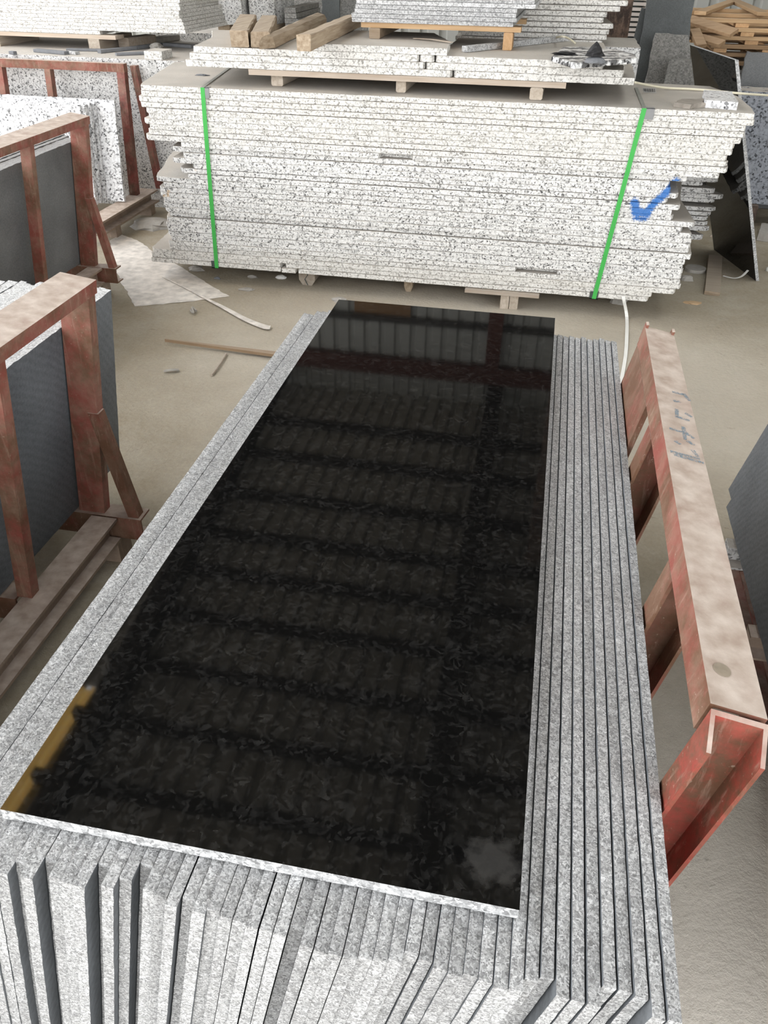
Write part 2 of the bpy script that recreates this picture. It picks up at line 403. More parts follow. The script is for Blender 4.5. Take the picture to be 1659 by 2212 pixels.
for nm, xa, xb, ya, yb_, mt in (('ceiling_left', RX0, SX0-0.01, RY0, RY1+0.1, 'roof'), ('ceiling_right', SX1+0.01, RX1, RY0, RY1+0.1, 'roof'), ('ceiling_front', SX0, SX1, RY0, SY0-0.01, 'roof'),
                          ('ceiling_rear', SX0, SX1, SY1+0.01, RY1+0.1, 'roof'), ('added_skylight_sheet', SX0, SX1, SY0, SY1, 'added_skylight')):
    struct(sheet(nm, corrug(xa, xb-0.2, 0.22, 0.05), lambda a, d, s: Vector((a, ya if s == 0 else yb_, RZ+0.08+d)), M[mt]))
struct(sheet('ceiling_eave', corrug(-5.5, RX0-0.01, 0.22, 0.05), lambda a, d, s: Vector((a, 5.0 if s == 0 else RY1+0.1, RZ+0.08+d)), M['roof']))
struct(sheet('window_1', corrug(-5.0, RX0-0.01, 0.22, 0.05), lambda a, d, s: Vector((a, 2.2 if s == 0 else 4.99, RZ+0.08+d)), M['skylight']))
struct(sheet('wall_back', corrug(-9, 9, 0.25, 0.04), lambda a, d, s: Vector((a, RY1+d, 0 if s == 0 else RZ+0.3)), M['wallsheet']))
struct(sheet('added_wall_right', corrug(0.5, RY1, 0.25, 0.04), lambda a, d, s: Vector((5.6+d, a, 0 if s == 0 else RZ)), M['wallsheet']))  # unseen wall added to block light from the open right side
k = 0
for yy in (-6.5, -4.9, -3.3, -2.5, -1.7, -0.9, -0.1, 0.7, 1.5, 2.3, 3.05, 3.82, 4.55, 5.3, 6.08, 6.85, 7.6, 8.5, 9.55, 10.55):
    k += 1; mb = MB(); mb.box((RX0, yy, RZ-0.06), (RX1, yy+0.09, RZ+0.075)); struct(mb.build('trim_%d' % k, M['purlin']))
for xa, xx, w in ((-2.75, -3.98, 0.2), (-0.12, -0.42, 0.24), (3.4, 3.2, 0.26)):
    k += 1; mb = MB(); mb.sweep([(-w/2, -0.32), (w/2, -0.32), (w/2, -0.062), (-w/2, -0.062)], (xa, RY0, RZ), (xx, RY1, RZ)); struct(mb.build('trim_%d' % k, M['purlin']))
k += 1; mb = MB(); mb.box((-9, RY1-0.16, RZ-0.62), (9, RY1-0.01, RZ-0.33)); struct(mb.build('trim_%d' % k, M['eave']))
k += 1; mb = MB(); mb.box((-9, RY1-0.1, 4.70), (9, RY1-0.01, 4.80)); struct(mb.build('trim_%d' % k, M['purlin']))
for xx in (-4.4, -0.62, 4.2):
    k += 1; mb = MB(); mb.box((xx, RY1-0.16, 0), (xx+0.22, RY1-0.02, RZ-0.63)); struct(mb.build('trim_%d' % k, M['eave']))
k += 1; mb = MB(); mb.box((-2.75, RY1-0.04, 1.0), (-1.85, RY1-0.012, 4.69)); struct(mb.build('trim_%d' % k, M['wallrust']))

# ------------------------------------------------------------------ steel profiles
def chan(w, h, t):   # web at side -w/2, open to +side
    return [(-w/2, -h/2), (w/2, -h/2), (w/2, -h/2+t), (-w/2+t, -h/2+t), (-w/2+t, h/2-t), (w/2, h/2-t), (w/2, h/2), (-w/2, h/2)]
def ibeam(w, h, t):
    return [(-w/2, -h/2), (w/2, -h/2), (w/2, -h/2+t), (t/2, -h/2+t), (t/2, h/2-t), (w/2, h/2-t), (w/2, h/2), (-w/2, h/2), (-w/2, h/2-t), (-t/2, h/2-t), (-t/2, -h/2+t), (-w/2, -h/2+t)]

# leaning slab: right face plane x = xr + k*(z-z0) ; returns builder
def lean_slab(x_bot, z_bot, ang, H, T, y0, y1, rng, mats, name, jit=0.0009, step=0.015, yend=0.0, face_mat=False, topmat=1):
    """x_bot,z_bot: lower right corner; leans with the top to +x by ang"""
    sn, cs = math.sin(ang), math.cos(ang)
    def xf(a, b, c):   # a along y, b up the lean, c from right face to the left
        return Vector((x_bot+b*sn-c*cs, a, z_bot+b*cs+c*sn))
    e0 = rng.uniform(-yend, yend); e1 = rng.uniform(-yend, yend)
    mb = plate([(y0+e0, 0), (y1+e1, 0), (y1+e1, H), (y0+e0, H)], T, xf, step, jit, rng)
    if face_mat:   # broad faces get material 0, edges topmat
        for i in range(len(mb.f)): mb.mi[i] = 0 if len(mb.f[i]) > 4 else topmat
    return mb.build(name, mats)

# ------------------------------------------------------------------ A: grey stack with the polished slab
ps = MB(); ps.cur = 1
o = rough([(-0.579, 0.51), (0.07, 0.51), (0.07, 2.309), (-0.579, 2.309)], 0.03, 0.0, RN)
n = len(o); rg = []
for z, j in ((0.7312, 0.0009), (0.7482, 0.0006), (0.75, 0.0)):
    rg += [Vector((p.x+RN.uniform(-j, j), p.y+RN.uniform(-j, j), z)) for p in o]
ps.add(rg, [(q*n+i, q*n+(i+1) % n, (q+1)*n+(i+1) % n, (q+1)*n+i) for q in range(2) for i in range(n)]+[tuple(range(n-1, -1, -1))])
ps.cur = 0; ps.add(rg[2*n:], [tuple(range(n))])
tag(ps.build('polished_granite_sheet', [M['polish'], M['grey_light']]), 'black polished granite slab lying flat on top of the grey leaning slabs', 'slab')

ANG = math.atan(0.19); PIT = 0.01665; ZB = 0.172
NS = 55; T0 = 0.0152
frontpts = [(-0.56, .444), (-0.51, .449), (-0.483, .450), (-0.456, .449), (-0.421, .450), (-0.406, .468), (-0.374, .463), (-0.339, .450), (-0.309, .446),
            (-0.291, .451), (-0.251, .443), (-0.196, .440), (-0.188, .432), (-0.118, .433), (-0.088, .436), (-0.034, .442), (-0.016, .438), (0.036, .434), (0.187, .436), (0.3, .436)]
def fy(x):
    if x <= frontpts[0][0]: return frontpts[0][1]
    for (a, b), (c, d) in zip(frontpts, frontpts[1:]):
        if a <= x <= c: return b+(d-b)*(x-a)/(c-a)
    return frontpts[-1][1]
deep = {8: .016, 10: .02, 14: .028, 17: .024, 21: .010, 29: .018, 37: .012, 45: .015, 46: .018, 50: .02, 51: .018, 52: .016}
rg_ = random.Random(3)
for i in range(NS):
    ti = T0+(0.0008 if rg_.random() < 0.35 else rg_.uniform(-0.0002, 0.0004))
    if i >= 45 or i in (1, 20, 26): ti = 0.0143+rg_.uniform(-0.0003, 0.0003)
    xt = -0.667+i*PIT                                  # x of the top left corner at z = .73
    H = (0.73-ZB-ti*math.sin(ANG))/math.cos(ANG)-rg_.uniform(0, 0.0012)
    xr = xt+ti*math.cos(ANG)-H*math.sin(ANG)
    y0 = fy(xt)+rg_.uniform(-0.003, 0.003)+deep.get(i, 0)
    y1 = 2.232+rg_.uniform(-0.010, 0.010)+(0.025 if i in (2, 3) else 0)+(0.03 if 4 <= i <= 40 else 0)
    n_from_right = NS-i
    if n_from_right <= 10: lab = 'grey sawn granite slab, %s from the right end of the big leaning stack' % nth(n_from_right)
    else: lab = 'grey sawn granite slab, %s from the left in the stack carrying the polished slab' % nth(i+1)
    tag(lean_slab(xr, ZB, ANG, H, ti, y0, y1, rg_, [M['dark'], M['grey']], 'granite_sheet', 0.0006, 0.012, 0.0, True, 1), lab, 'slab', 'grey slabs of the big leaning stack')

# right hand rack of the grey stack
def lp(s, u, y):   # point on the rack: s along the lean from z=.16, u outwards
    sn, cs = math.sin(ANG), math.cos(ANG)
    x0 = 0.2515+0.19*(0.16-0.73)
    return Vector((x0+s*sn+u*cs, y, 0.16+s*cs-u*sn))
rk = thing('steel_rack', (0.0, 1.35, 0.0), 'red steel rack right of the big grey stack, its dusty rail toward the camera', 'rack')
upv = Vector((math.sin(ANG), 0, math.cos(ANG))); outv = Vector((math.cos(ANG), 0, -math.sin(ANG)))
S_TOP = (0.876-0.16)/math.cos(ANG)
def uprof(mb, y, yw, uw, s0, s1, t=0.006):
    """channel post: web facing -Y at y, flanges yw deep, uw wide across"""
    pr = [(0, 0), (uw, 0), (uw, yw), (uw-t, yw), (uw-t, t), (t, t), (t, yw), (0, yw)]
    vs = [lp(s0, u, y+d) for u, d in pr]+[lp(s1, u, y+d) for u, d in pr]
    n = 8; mb.add(vs, [(i, (i+1) % n, n+(i+1) % n, n+i) for i in range(n)]+[tuple(range(7, -1, -1)), tuple(range(8, 16))])
    return mb
def open_post(y, yw, uw, mat, s1, cut=0.05, t=0.006):
    """channel post open toward -Y: web at the back, flange tops cut on the slant"""
    mb = MB()
    pr = [(0, 0), (t, 0), (t, yw-t), (uw-t, yw-t), (uw-t, 0), (uw, 0), (uw, yw), (0, yw)]
    vs = [lp(0, u, y+d) for u, d in pr]+[lp(s1-cut*(1-d/yw), u, y+d) for u, d in pr]
    n = 8; mb.add(vs, [(i, (i+1) % n, n+(i+1) % n, n+i) for i in range(n)]+[(0, 7, 2, 1), (7, 6, 3, 2), (6, 5, 4, 3), (8, 9, 10, 15), (15, 10, 11, 14), (14, 11, 12, 13)])
    return mb.build('post', mat, rk)
open_post(0.697, 0.047, 0.073, M['red_vivid'], S_TOP-0.0005, 0.028)
open_post(1.05, 0.055, 0.073, M['red_rusty'], S_TOP-0.051, 0.0)
open_post(1.505, 0.06, 0.073, M['red_rusty'], S_TOP-0.051, 0.0)
mb = MB(); vs = [lp(q, u, y) for q in (0, S_TOP-0.051) for u, y in ((0, 1.65), (0.012, 1.65), (0.012, 1.98), (0, 1.98))]
mb.add(vs, [(3, 2, 1, 0), (4, 5, 6, 7), (0, 1, 5, 4), (1, 2, 6, 5), (2, 3, 7, 6), (3, 0, 4, 7)]); mb.build('gusset_plate', M['red_rusty'], rk)
mb = MB()   # top rail: channel lying on its side, web up
rw, rh, t = 0.073, 0.05, 0.006
pr = [(0, -rh), (0, 0), (rw, 0), (rw, -rh), (rw-t, -rh), (rw-t, -t), (t, -t), (t, -rh)]
for (ya, yb) in ((0.745 if False else 0.752, 1.985),):
    vs = [lp(S_TOP+b, a, ya) for a, b in pr]+[lp(S_TOP+b, a, yb) for a, b in pr]
    mb.add(vs, [(i, (i+1) % 8, 8+(i+1) % 8, 8+i) for i in range(8)]+[tuple(range(7, -1, -1)), tuple(range(8, 16))])
rail_ = mb.build('top_rail', M['red_dusty'], rk)
# upstanding lugs at the far rail end, round stain and faded blue scrawl
for u in (0.001, 0.066):
    mb = MB(); vs = [lp(S_TOP+b, u+a, y) for y in (1.972, 1.995) for a, b in ((0, -0.04), (0.006, -0.04), (0.006, 0.009), (0, 0.007))]
    mb.add(vs, [(0, 1, 2, 3), (7, 6, 5, 4), (0, 4, 5, 1), (1, 5, 6, 2), (2, 6, 7, 3), (3, 7, 4, 0)]); mb.build('lug', M['red_dusty'], rail_)
def rail_pt(px, py):
    n = upv; d = ray(px, py); p0 = lp(S_TOP+0.0005, 0, 1)
    return CAM+d*((p0-CAM).dot(n)/d.dot(n))
def strokes(name, segs, w, mat, parent):
    for (a, b) in segs:
        mb = MB()
        A = rail_pt(*a); B = rail_pt(*b); d = (B-A).normalized(); sd = d.cross(upv)*w/2
        vs = [A-sd, A+sd, B+sd*0.8, B-sd*0.8]; vs += [v+upv*0.0004 for v in vs]
        mb.add(vs, [(3, 2, 1, 0), (4, 5, 6, 7), (0, 1, 5, 4), (1, 2, 6, 5), (2, 3, 7, 6), (3, 0, 4, 7)])
        o = mb.build(name, mat, parent); o['label'] = 'faded blue paint stroke'
strokes('painted_stroke', [((1452, 846), (1478, 853)), ((1455, 866), (1470, 868)), ((1476, 850), (1490, 866)), ((1462, 884), (1462, 902)), ((1462, 900), (1490, 909)), ((1480, 892), (1494, 901)),
         ((1446, 925), (1476, 934)), ((1476, 922), (1480, 950)), ((1480, 934), (1500, 948)), ((1458, 952), (1470, 960)), ((1484, 952), (1500, 962)), ((1448, 975), (1512, 992)), ((1456, 982), (1520, 1000)), ((1496, 972), (1508, 988))], 0.0085, M['bluepaint'], rail_)
mb = MB(); c0 = rail_pt(1560, 1447); vs = [c0+Vector((0.012*math.cos(a*math.pi/9)*math.cos(ANG), 0.012*math.sin(a*math.pi/9), -0.012*math.cos(a*math.pi/9)*math.sin(ANG))) for a in range(18)]
vs += [v+upv*0.0004 for v in vs]; mb.add(vs, [tuple(range(17, -1, -1)), tuple(range(18, 36))]+[(i, (i+1) % 18, 18+(i+1) % 18, 18+i) for i in range(18)])
mb.build('stain', M['stain'], rail_)['label'] = 'round brown stain'
for y in (0.70, 1.30, 1.90):
    mb = MB(); mb.sweep(chan(0.06, 0.08, 0.007), (-0.98, y, 0.118), (0.27, y, 0.118)); mb.build('cross_beam', M['brown_dust'], rk)
for x in (-0.85, 0.16):
    mb = MB(); mb.sweep(ibeam(0.07, 0.072, 0.008), (x, 0.5, 0.037), (x, 2.15, 0.037)); mb.build('base_rail', M['brown_dust'], rk)

# ------------------------------------------------------------------ left racks
def left_rack(ox, oy, ylen, label, posts, mat_post, near=True, y_rail_far=1.89):
    """same design as the near one: reference post base right corner (-1.24,1.877,.16)"""
    P = lambda x, y, z: Vector((x+ox, y+oy, z))
    r = thing('steel_rack', P(-1.5, 1.4, 0), label, 'rack')
    K = 0.135
    ymin = 1.9-ylen
    mb = MB()
    mb.sweep([(-0.05, -0.036), (-0.05, 0), (0.05, 0), (0.05, -0.036), (0.044, -0.036), (0.044, -0.006), (-0.044, -0.006), (-0.044, -0.036)], P(-1.174, ymin, 0.917), P(-1.174, y_rail_far, 0.917), (0.13, 0, 1))
    mb.build('top_rail', M['red_dusty'], r)
    for j, (y, w, d) in enumerate(posts):
        mb = MB(); t = 0.006
        xr = -1.24 if w > 0.07 else -1.245
        pr = [(-w, 0), (0, 0), (0, d), (-t, d), (-t, t), (-w+t, t), (-w+t, d), (-w, d)]
        vs = [P(xr+a, y+b, 0.16) for a, b in pr]+[P(xr+a+K*(0.876-0.16), y+b, 0.876) for a, b in pr]
        mb.add(vs, [(i, (i+1) % 8, 8+(i+1) % 8, 8+i) for i in range(8)]+[tuple(range(7, -1, -1)), tuple(range(8, 16))])
        mb.build('post', mat_post, r)
        mb = MB(); mb.sweep(chan(0.065, 0.08, 0.007), P(-1.115 if w > 0.07 else -1.29, y+0.02, 0.12), P(-2.15, y+0.02, 0.12)); mb.build('cross_beam', M['red_rusty'], r)
        if w > 0.07:
            mb = MB()
            pr = [(-0.017, 0), (0.017, 0), (0.017, d), (-0.017, d)]
            vs = [P(-1.142+a, y-0.004+b, 0.16) for a, b in pr]+[P(-1.203+a, y-0.004+b, 0.52) for a, b in pr]
            mb.add(vs, [(i, (i+1) % 4, 4+(i+1) % 4, 4+i) for i in range(4)]+[(3, 2, 1, 0), (4, 5, 6, 7)]); mb.build('brace', M['red_rusty'] if near else M['red'], r)
            for x in (-1.228, -1.95):
                mb = MB(); mb.add(*tubebox(P(x, y+0.0, 0), 0.07, 0.08, 0.079, 0.005)); mb.build('foot', M['brown_dust'], r)
    mb = MB(); mb.sweep(ibeam(0.085, 0.085, 0.010), P(-1.232, ymin, 0.1185), P(-1.232, 1.868-0.02, 0.1185)); mb.build('base_rail', M['brown_dust'], r)
    return r
def tubebox(c, w, d, h, t):
    """upright square hollow stub"""
    x, y, z = c; v = []
    for (a, b) in ((w/2, d/2), (w/2-t, d/2-t)):
        for zz in (z, z+h): v += [(x-a, y-b, zz), (x+a, y-b, zz), (x+a, y+b, zz), (x-a, y+b, zz)]
    f = []
    for i in range(4):
        j = (i+1) % 4
        f += [(i, j, 4+j, 4+i), (8+j, 8+i, 12+i, 12+j), (4+i, 4+j, 12+j, 12+i), (j, i, 8+i, 8+j)]
    return v, f
left_rack(0, 0, 1.5, 'red steel rack nearest at left, in front of bright-topped grey slabs', [(1.868, 0.085, 0.036), (1.455, 0.045, 0.035), (0.9, 0.085, 0.036)], M['red'])
left_rack(-1.13, 2.13, 1.6, 'red steel rack at left with white paint spatter, holding dark dusty slabs', [(1.868, 0.085, 0.036), (1.37, 0.05, 0.035), (0.8, 0.085, 0.036)], M['red'], False, 1.89)
def rack_slabs(ox, oy, n, pit, H, y0, yfar, mats, lab, group, rng, K=0.14, xb=-1.332, zb=0.1665):
    ang = math.atan(K)
    for i in range(n):
        y1 = yfar(i)+rng.uniform(-0.006, 0.006)
        h = H+rng.uniform(-0.006, 0.004)
        o = lean_slab(ox+xb-i*pit, zb, ang, h, pit-0.0016, oy+y0, oy+y1, rng, mats, 'granite_sheet', 0.0011, 0.02, 0, True, 1)
        tag(o, lab % nth(i+1), 'slab', group)
rack_slabs(0, 0, 34, 0.0205, 0.612, 0.8, lambda i: 2.165+0.012*(i % 3)+(0.035 if 4 <= i < 10 else 0)-(0.02 if i in (10, 17, 18) else 0), [M['dark'], M['darktop']],
           'dark grey granite slab, %s from the right in the nearest left red rack', 'slabs in the nearest left rack', random.Random(5))
rack_slabs(-1.13, 2.13, 12, 0.021, 0.625, 0.6, lambda i: 1.93+0.02*i, [M['dark_mid'], M['midtop']],
           'dark dusty granite slab, %s from the right in the paint-spattered left rack', 'slabs in the second left rack', random.Random(6))

# far left rack with clean white slabs facing the camera
fr = thing('steel_rack', (-3.4, 5.45, 0), 'thin red steel frame far left behind clean white slabs', 'rack')
yb, yt, zt = 5.44, 5.60, 0.945
for x in (-2.80, -3.335, -3.69, -4.1):
    mb = MB(); w = 0.055 if x > -3 else 0.042
    vs = [Vector((x-0.045*0+a-0.0, yb+b, 0.155)) for a, b in ((-w, 0), (0, 0), (0, 0.05), (-w, 0.05))]+[Vector((x-0.035+a, yt+b, zt-0.05)) for a, b in ((-w, 0), (0, 0), (0, 0.05), (-w, 0.05))]
    mb.add(vs, [(0, 1, 5, 4), (1, 2, 6, 5), (2, 3, 7, 6), (3, 0, 4, 7), (3, 2, 1, 0), (4, 5, 6, 7)]); mb.build('post', M['red_dark'] if x > -3 else M['red'], fr)
mb = MB(); vs = [(-2.755, yt+0.055, 0.155), (-2.715, yt+0.055, 0.155), (-2.775, yt+0.052, 0.93), (-2.815, yt+0.052, 0.93)]
mb.add([Vector(v) for v in vs]+[Vector(v)+Vector((0, 0.05, 0)) for v in vs], [(0, 1, 2, 3), (7, 6, 5, 4), (0, 4, 5, 1), (1, 5, 6, 2), (2, 6, 7, 3), (3, 7, 4, 0)]); mb.build('brace', M['red_dark'], fr)
mb = MB(); mb.box((-4.6, yt, zt-0.05), (-2.833, yt+0.05, zt)); mb.build('top_rail', M['red'], fr)
for x in (-2.80, -4.1):
    mb = MB(); mb.sweep(ibeam(0.13, 0.085, 0.012), (x, 4.78, 0.112), (x, 5.62+0.02, 0.112)); mb.build('base_rail', M['brown_dust'], fr)
    for y in (4.98, 5.52):
        mb = MB(); mb.box((x-0.05, y, 0), (x+0.05, y+0.07, 0.069)); mb.build('foot', M['brown_dust'], fr)
ky = 0.20; ang = math.atan(ky); rg_ = random.Random(9)
spec = [(-2.80, 0.0, 0.615), (-2.925, 1, 0.605), (-2.945, 2, 0.60), (-2.935, 3, 0.605), (-2.95, 4, 0.60), (-2.945, 5, 0.60), (-2.965, 6, 0.598)]
for i, (xr, j, H) in enumerate(spec):
    y0 = 5.27-j*0.024
    xf = lambda a, b, c: Vector((a, y0+b*math.sin(ang)-c*math.cos(ang), 0.158+b*math.cos(ang)+c*math.sin(ang)))
    mb = plate([(-4.5, 0), (xr+0.0, 0), (xr-0.02, H), (-4.5, H)], 0.0215, xf, 0.03, 0.002, rg_)
    tag(mb.build('granite_sheet', M['white_fresh']), 'clean white speckled slab, %s from the back in the far left red frame' % nth(i+1), 'slab', 'clean white slabs in the far left frame')

# ------------------------------------------------------------------ main white stack
YF = 4.318
right_px = [(1636, 247), (1632, 260), (1614, 273), (1611, 285), (1605, 297), (1591, 309), (1586, 321), (1573, 333), (1575, 346), (1576, 359), (1556, 371), (1486.6, 380),
            (1450, 389), (1450, 400), (1469, 406), (1447, 418), (1474, 430), (1454, 442), (1459, 452), (1507, 465), (1480, 475), (1499, 486), (1499, 497), (1497, 509), (1494, 521), (1499, 535),
            (1484, 547), (1480, 557), (1481, 567), (1477, 578), (1473, 590), (1474.5, 606), (1462, 618), (1410, 630), (1402, 643)]
left_px = [(295, 180), (300, 193), (295, 203), (299, 214), (310, 226), (312, 238), (307, 256), (319, 270), (314, 282), (309, 294), (390, 313), (370, 327), (390, 338), (373, 349), (411, 358), (384, 366),
           (400, 378), (325, 390), (344, 388), (340, 400), (340, 412), (349, 424), (349, 434), (352, 444), (360, 453), (355, 464), (357, 475), (358, 486), (358, 498), (366, 510), (364, 520), (361, 528), (325, 538), (325, 548), (328, 556)]
NL = 35; Z0, Z1 = 0.098, 1.015; dz = (Z1-Z0)/NL
rg_ = random.Random(11)
for i in range(NL):
    z1 = Z1-i*dz; z0 = z1-dz+rg_.choice((0.0004, 0.0004, 0.0004, 0.0006, 0.0010, 0.0016, 0.0030) if i > 11 else (0.0008, 0.0016, 0.0026)); zm = (z0+z1)/2
    yj = rg_.uniform(-0.003, 0.005)+(0.012 if i in (11, 24) else 0)
    xl = PY(*left_px[i], YF).x; xr = PY(*right_px[i], YF).x
    if i == 0: out = [(-2.105, YF), (0.892, YF), (0.905, 4.50), (0.895, 4.84), (0.80, 5.16), (0.2, 5.20), (-2.31, 5.24), (-2.22, 4.8), (-2.13, 4.38)]
    elif i == 17: out = [(xl, YF+0.10), (xl+0.03, YF+0.02), (xl+0.16, YF), (xr, YF), (xr+0.02, 4.8), (xr-0.05, 5.2), (xl-0.18, 5.2), (xl-0.10, 4.8), (xl-0.03, YF+0.25)]
    else:
        r = lambda s: rg_.uniform(-s, s)
        c = rg_.uniform(0.005, 0.03)
        out = [(xl+c, YF+yj), (xr-c*0.5, YF+yj), (xr, YF+yj+c), (xr+r(0.03)-(0.05 if i < 4 else 0), 4.7+r(0.1)), (xr+r(0.05)-(0.14 if i < 6 else 0), 5.17), (xl-0.1+r(0.05), 5.2), (xl-0.05+r(0.03), 4.75+r(0.1)), (xl, YF+yj+c*1.5)]
    for (pa, pb, py_, dp) in ((818, 892, 341, 0.06), (1112, 1208, 583, 0.05), (604, 617, 571, 0.05), (905, 985, 398, 0.006)):
        zn = PY((pa+pb)/2, py_, YF).z
        if abs(zn-zm) < dz/2 and i not in (0, 17):
            a_ = PY(pa, py_, YF).x; b_ = PY(pb, py_, YF).x
            out[1:1] = [(a_, YF+yj), (a_+0.012, YF+yj+dp), (b_-0.012, YF+yj+dp*0.8), (b_, YF+yj)]
    if i == NL-1:
        for (pa, pb, dy, wd) in ((328, 607, 0, 'bottom left white slab of the strapped stack, ending before the small gap'), (609, 639, -0.008, 'small broken white piece in the bottom layer of the strapped stack')):
            a_ = PY(pa, 560, YF).x; b_ = PY(pb, 585, YF).x
            tag(plate([(a_, YF+yj+dy), (b_, YF+yj+dy), (b_+0.002, YF+0.4), (b_, YF+0.8), (a_-(0.05 if dy == 0 else 0.0), YF+0.8)], z1-z0, flat(z0), 0.022, 0.0016, rg_, bev=0.002).build('granite_sheet', M['white_main']), wd, 'slab', 'white slabs of the strapped stack')
        xs0 = PY(645, 588, YF).x
        out = [(xs0, YF+yj), (xr-0.01, YF+yj), (xr, YF+yj+0.02), (xr-0.03, YF+0.8), (xs0+0.03, YF+0.8), (xs0+0.02, YF+0.4)]
    mb = plate(out, z1-z0, flat(z0), 0.022, 0.0016, rg_, bev=0.002)
    w = 'topmost white speckled slab of the green-strapped stack' if i == 0 else ('long bottom right white slab of the green-strapped stack' if i == NL-1 else 'white speckled granite slab, %s from the top of the green-strapped stack' % nth(i+1))
    tag(mb.build('granite_sheet', M['white_main']), w, 'slab', 'white slabs of the strapped stack')

# straps
def strap(top, bot, back, label, gtop, gbot):
    r = thing('packing_strap', (bot.x, bot.y, bot.z), label, 'strap')
    w = 0.022
    y = YF-0.0062
    mb = MB(); T_ = Vector((top.x, y, Z1+0.002)); B_ = Vector((bot.x, y, Z0-0.004))
    mb.ribbon([B_+(T_-B_)*q/10+Vector((0, -0.002*math.sin(q*math.pi/10), 0)) for q in range(11)], w, 0.0012, (1, 0, 0)); mb.build('front_run', M['strap'], r)
    mb = MB(); bk = Vector((back.x, back.y, Z1+0.0025)); f = Vector((top.x, y, Z1+0.0025))
    mb.ribbon([f, f+(bk-f)*0.5, bk], w*0.8, 0.0012); mb.build('top_run', M['strap_dusty'], r)['label'] = 'dust-covered run over the top'
    mb = MB(); mb.box((top.x+gtop[0], YF-0.0065, Z1-0.045), (top.x+gtop[1], YF-0.0032, Z1+0.0023)); mb.box((top.x+gtop[0], YF-0.0065, Z1+0.0006), (top.x+gtop[1], YF+0.03, Z1+0.0023)); mb.build('corner_guard', M['guard'], r)
    mb = MB(); mb.box((bot.x+gbot[0], YF-0.0065, Z0-0.006), (bot.x+gbot[1], YF-0.0035, Z0+0.035)); mb.box((bot.x+gbot[0], YF-0.0065, Z0-0.006), (bot.x+gbot[1], YF+0.03, Z0-0.001)); mb.build('corner_guard', M['guard_dark'], r)
strap(PY(438, 186, YF), PY(468, 568, YF), PZ(503, 141, 1.017), 'green packing strap down the left part of the white stack', (0.0, 0.032), (-0.03, 0.012))
strap(PY(1392, 232, YF), PY(1284, 636, YF), PZ(1374, 190, 1.017), 'green packing strap slanting past the blue paint tick', (0.0, 0.048), (-0.024, 0.02))

# timber under the main stack
def log(px0, px1, yb, r, label, mat, square=False, ln=0.85):
    a = PZ(px0, yb, 0); b = PZ(px1, yb, 0); cx = (a.x+b.x)/2; w = abs(b.x-a.x); y = (a.y+b.y)/2
    h = Z0-0.0015; mb = MB(); rr = random.Random(int(px0))
    if square: prof = [(-w/2, 0), (w/2, 0), (w/2, h), (-w/2, h)]
    else: prof = [(-w*0.28, 0), (w*0.30, 0), (w*0.5, h*0.3), (w*0.48, h*0.8), (w*0.36, h), (-w*0.42, h), (-w*0.5, h*0.75), (-w*0.49, h*0.32)]
    mb.add([Vector((cx+p, yy, q)) for yy in (y, y+ln) for p, q in prof], [(i, (i+1) % len(prof), len(prof)+(i+1) % len(prof), len(prof)+i) for i in range(len(prof))]+[tuple(range(len(prof)-1, -1, -1)), tuple(range(len(prof), 2*len(prof)))])
    o = mb.build('timber_bearer', M[mat]); tag(o, label, 'timber'); return o, Vector((cx, y, 0)), w, h
o, c, w, h = log(645, 682, 616, 0, 'round cracked log end under the white stack, left of middle', 'wood_paleY')
mb = MB(); mb.ribbon([c+Vector((0.004, -0.001, 0.002)), c+Vector((-0.012, -0.001, 0.035)), c+Vector((0.006, -0.001, 0.06)), c+Vector((-0.002, -0.001, h-0.004))], 0.005, 0.002, (1, 0, 0)); mb.build('crack', M['guard_dark'], o)
log(872, 891, 630, 0, 'narrow dark timber end under the middle of the white stack', 'wood_oldY', False)
log(1079, 1097.5, 667, 0, 'square timber end under the white stack, left of a pair', 'wood_paleY', True)
log(1098.5, 1117, 668, 0, 'square timber end under the white stack, right of a pair', 'wood_paleY', True)
mb = MB(); a = PZ(1005, 626, 0.075); mb.box((-0.37, YF-0.03, 0.079), (0.03, YF+0.05, 0.0955))
tag(mb.build('wooden_board', M['wood_pale']), 'thin dusty board wedged under the white stack above the paired timbers', 'board')

# ------------------------------------------------------------------ upper stack on the main one
YU = 4.40
bx = [(585, 606, 186), (851, 866, 200), (1141, 1160, 216)]
for i, (p0, p1, yb) in enumerate(bx):
    a = PZ(p0, yb, Z1); b = PZ(p1, yb, Z1); y = max(a.y, 4.41)
    mb = MB(); mb.bar((a.x+0.035, y, Z1+0.028), (a.x+0.035, y+0.72, Z1+0.028), 0.062 if i != 1 else 0.05, 0.053, b=0.006)
    tag(mb.build('timber_bearer', M['wood_paleY']), ['short timber at left between the strapped stack and the broken slabs', 'half-round timber in the middle under the broken slabs', 'tilted short timber at right under the broken slabs'][i], 'timber')
mb = MB(); mb.box((-1.552, YU+0.005, 1.0715), (0.03, YU+0.11, 1.097)); tag(mb.build('wooden_board', M['wood_pale']), 'long thin board under the broken white slabs of the upper stack', 'board')
mb = MB(); mb.box((-1.50, YU+0.55, 1.0715), (0.0, YU+0.66, 1.097)); tag(mb.build('wooden_board', M['wood_pale']), 'rear thin board under the broken white slabs, mostly hidden', 'board')
rg_ = random.Random(21)
U0 = 1.0985; UT = 0.0305
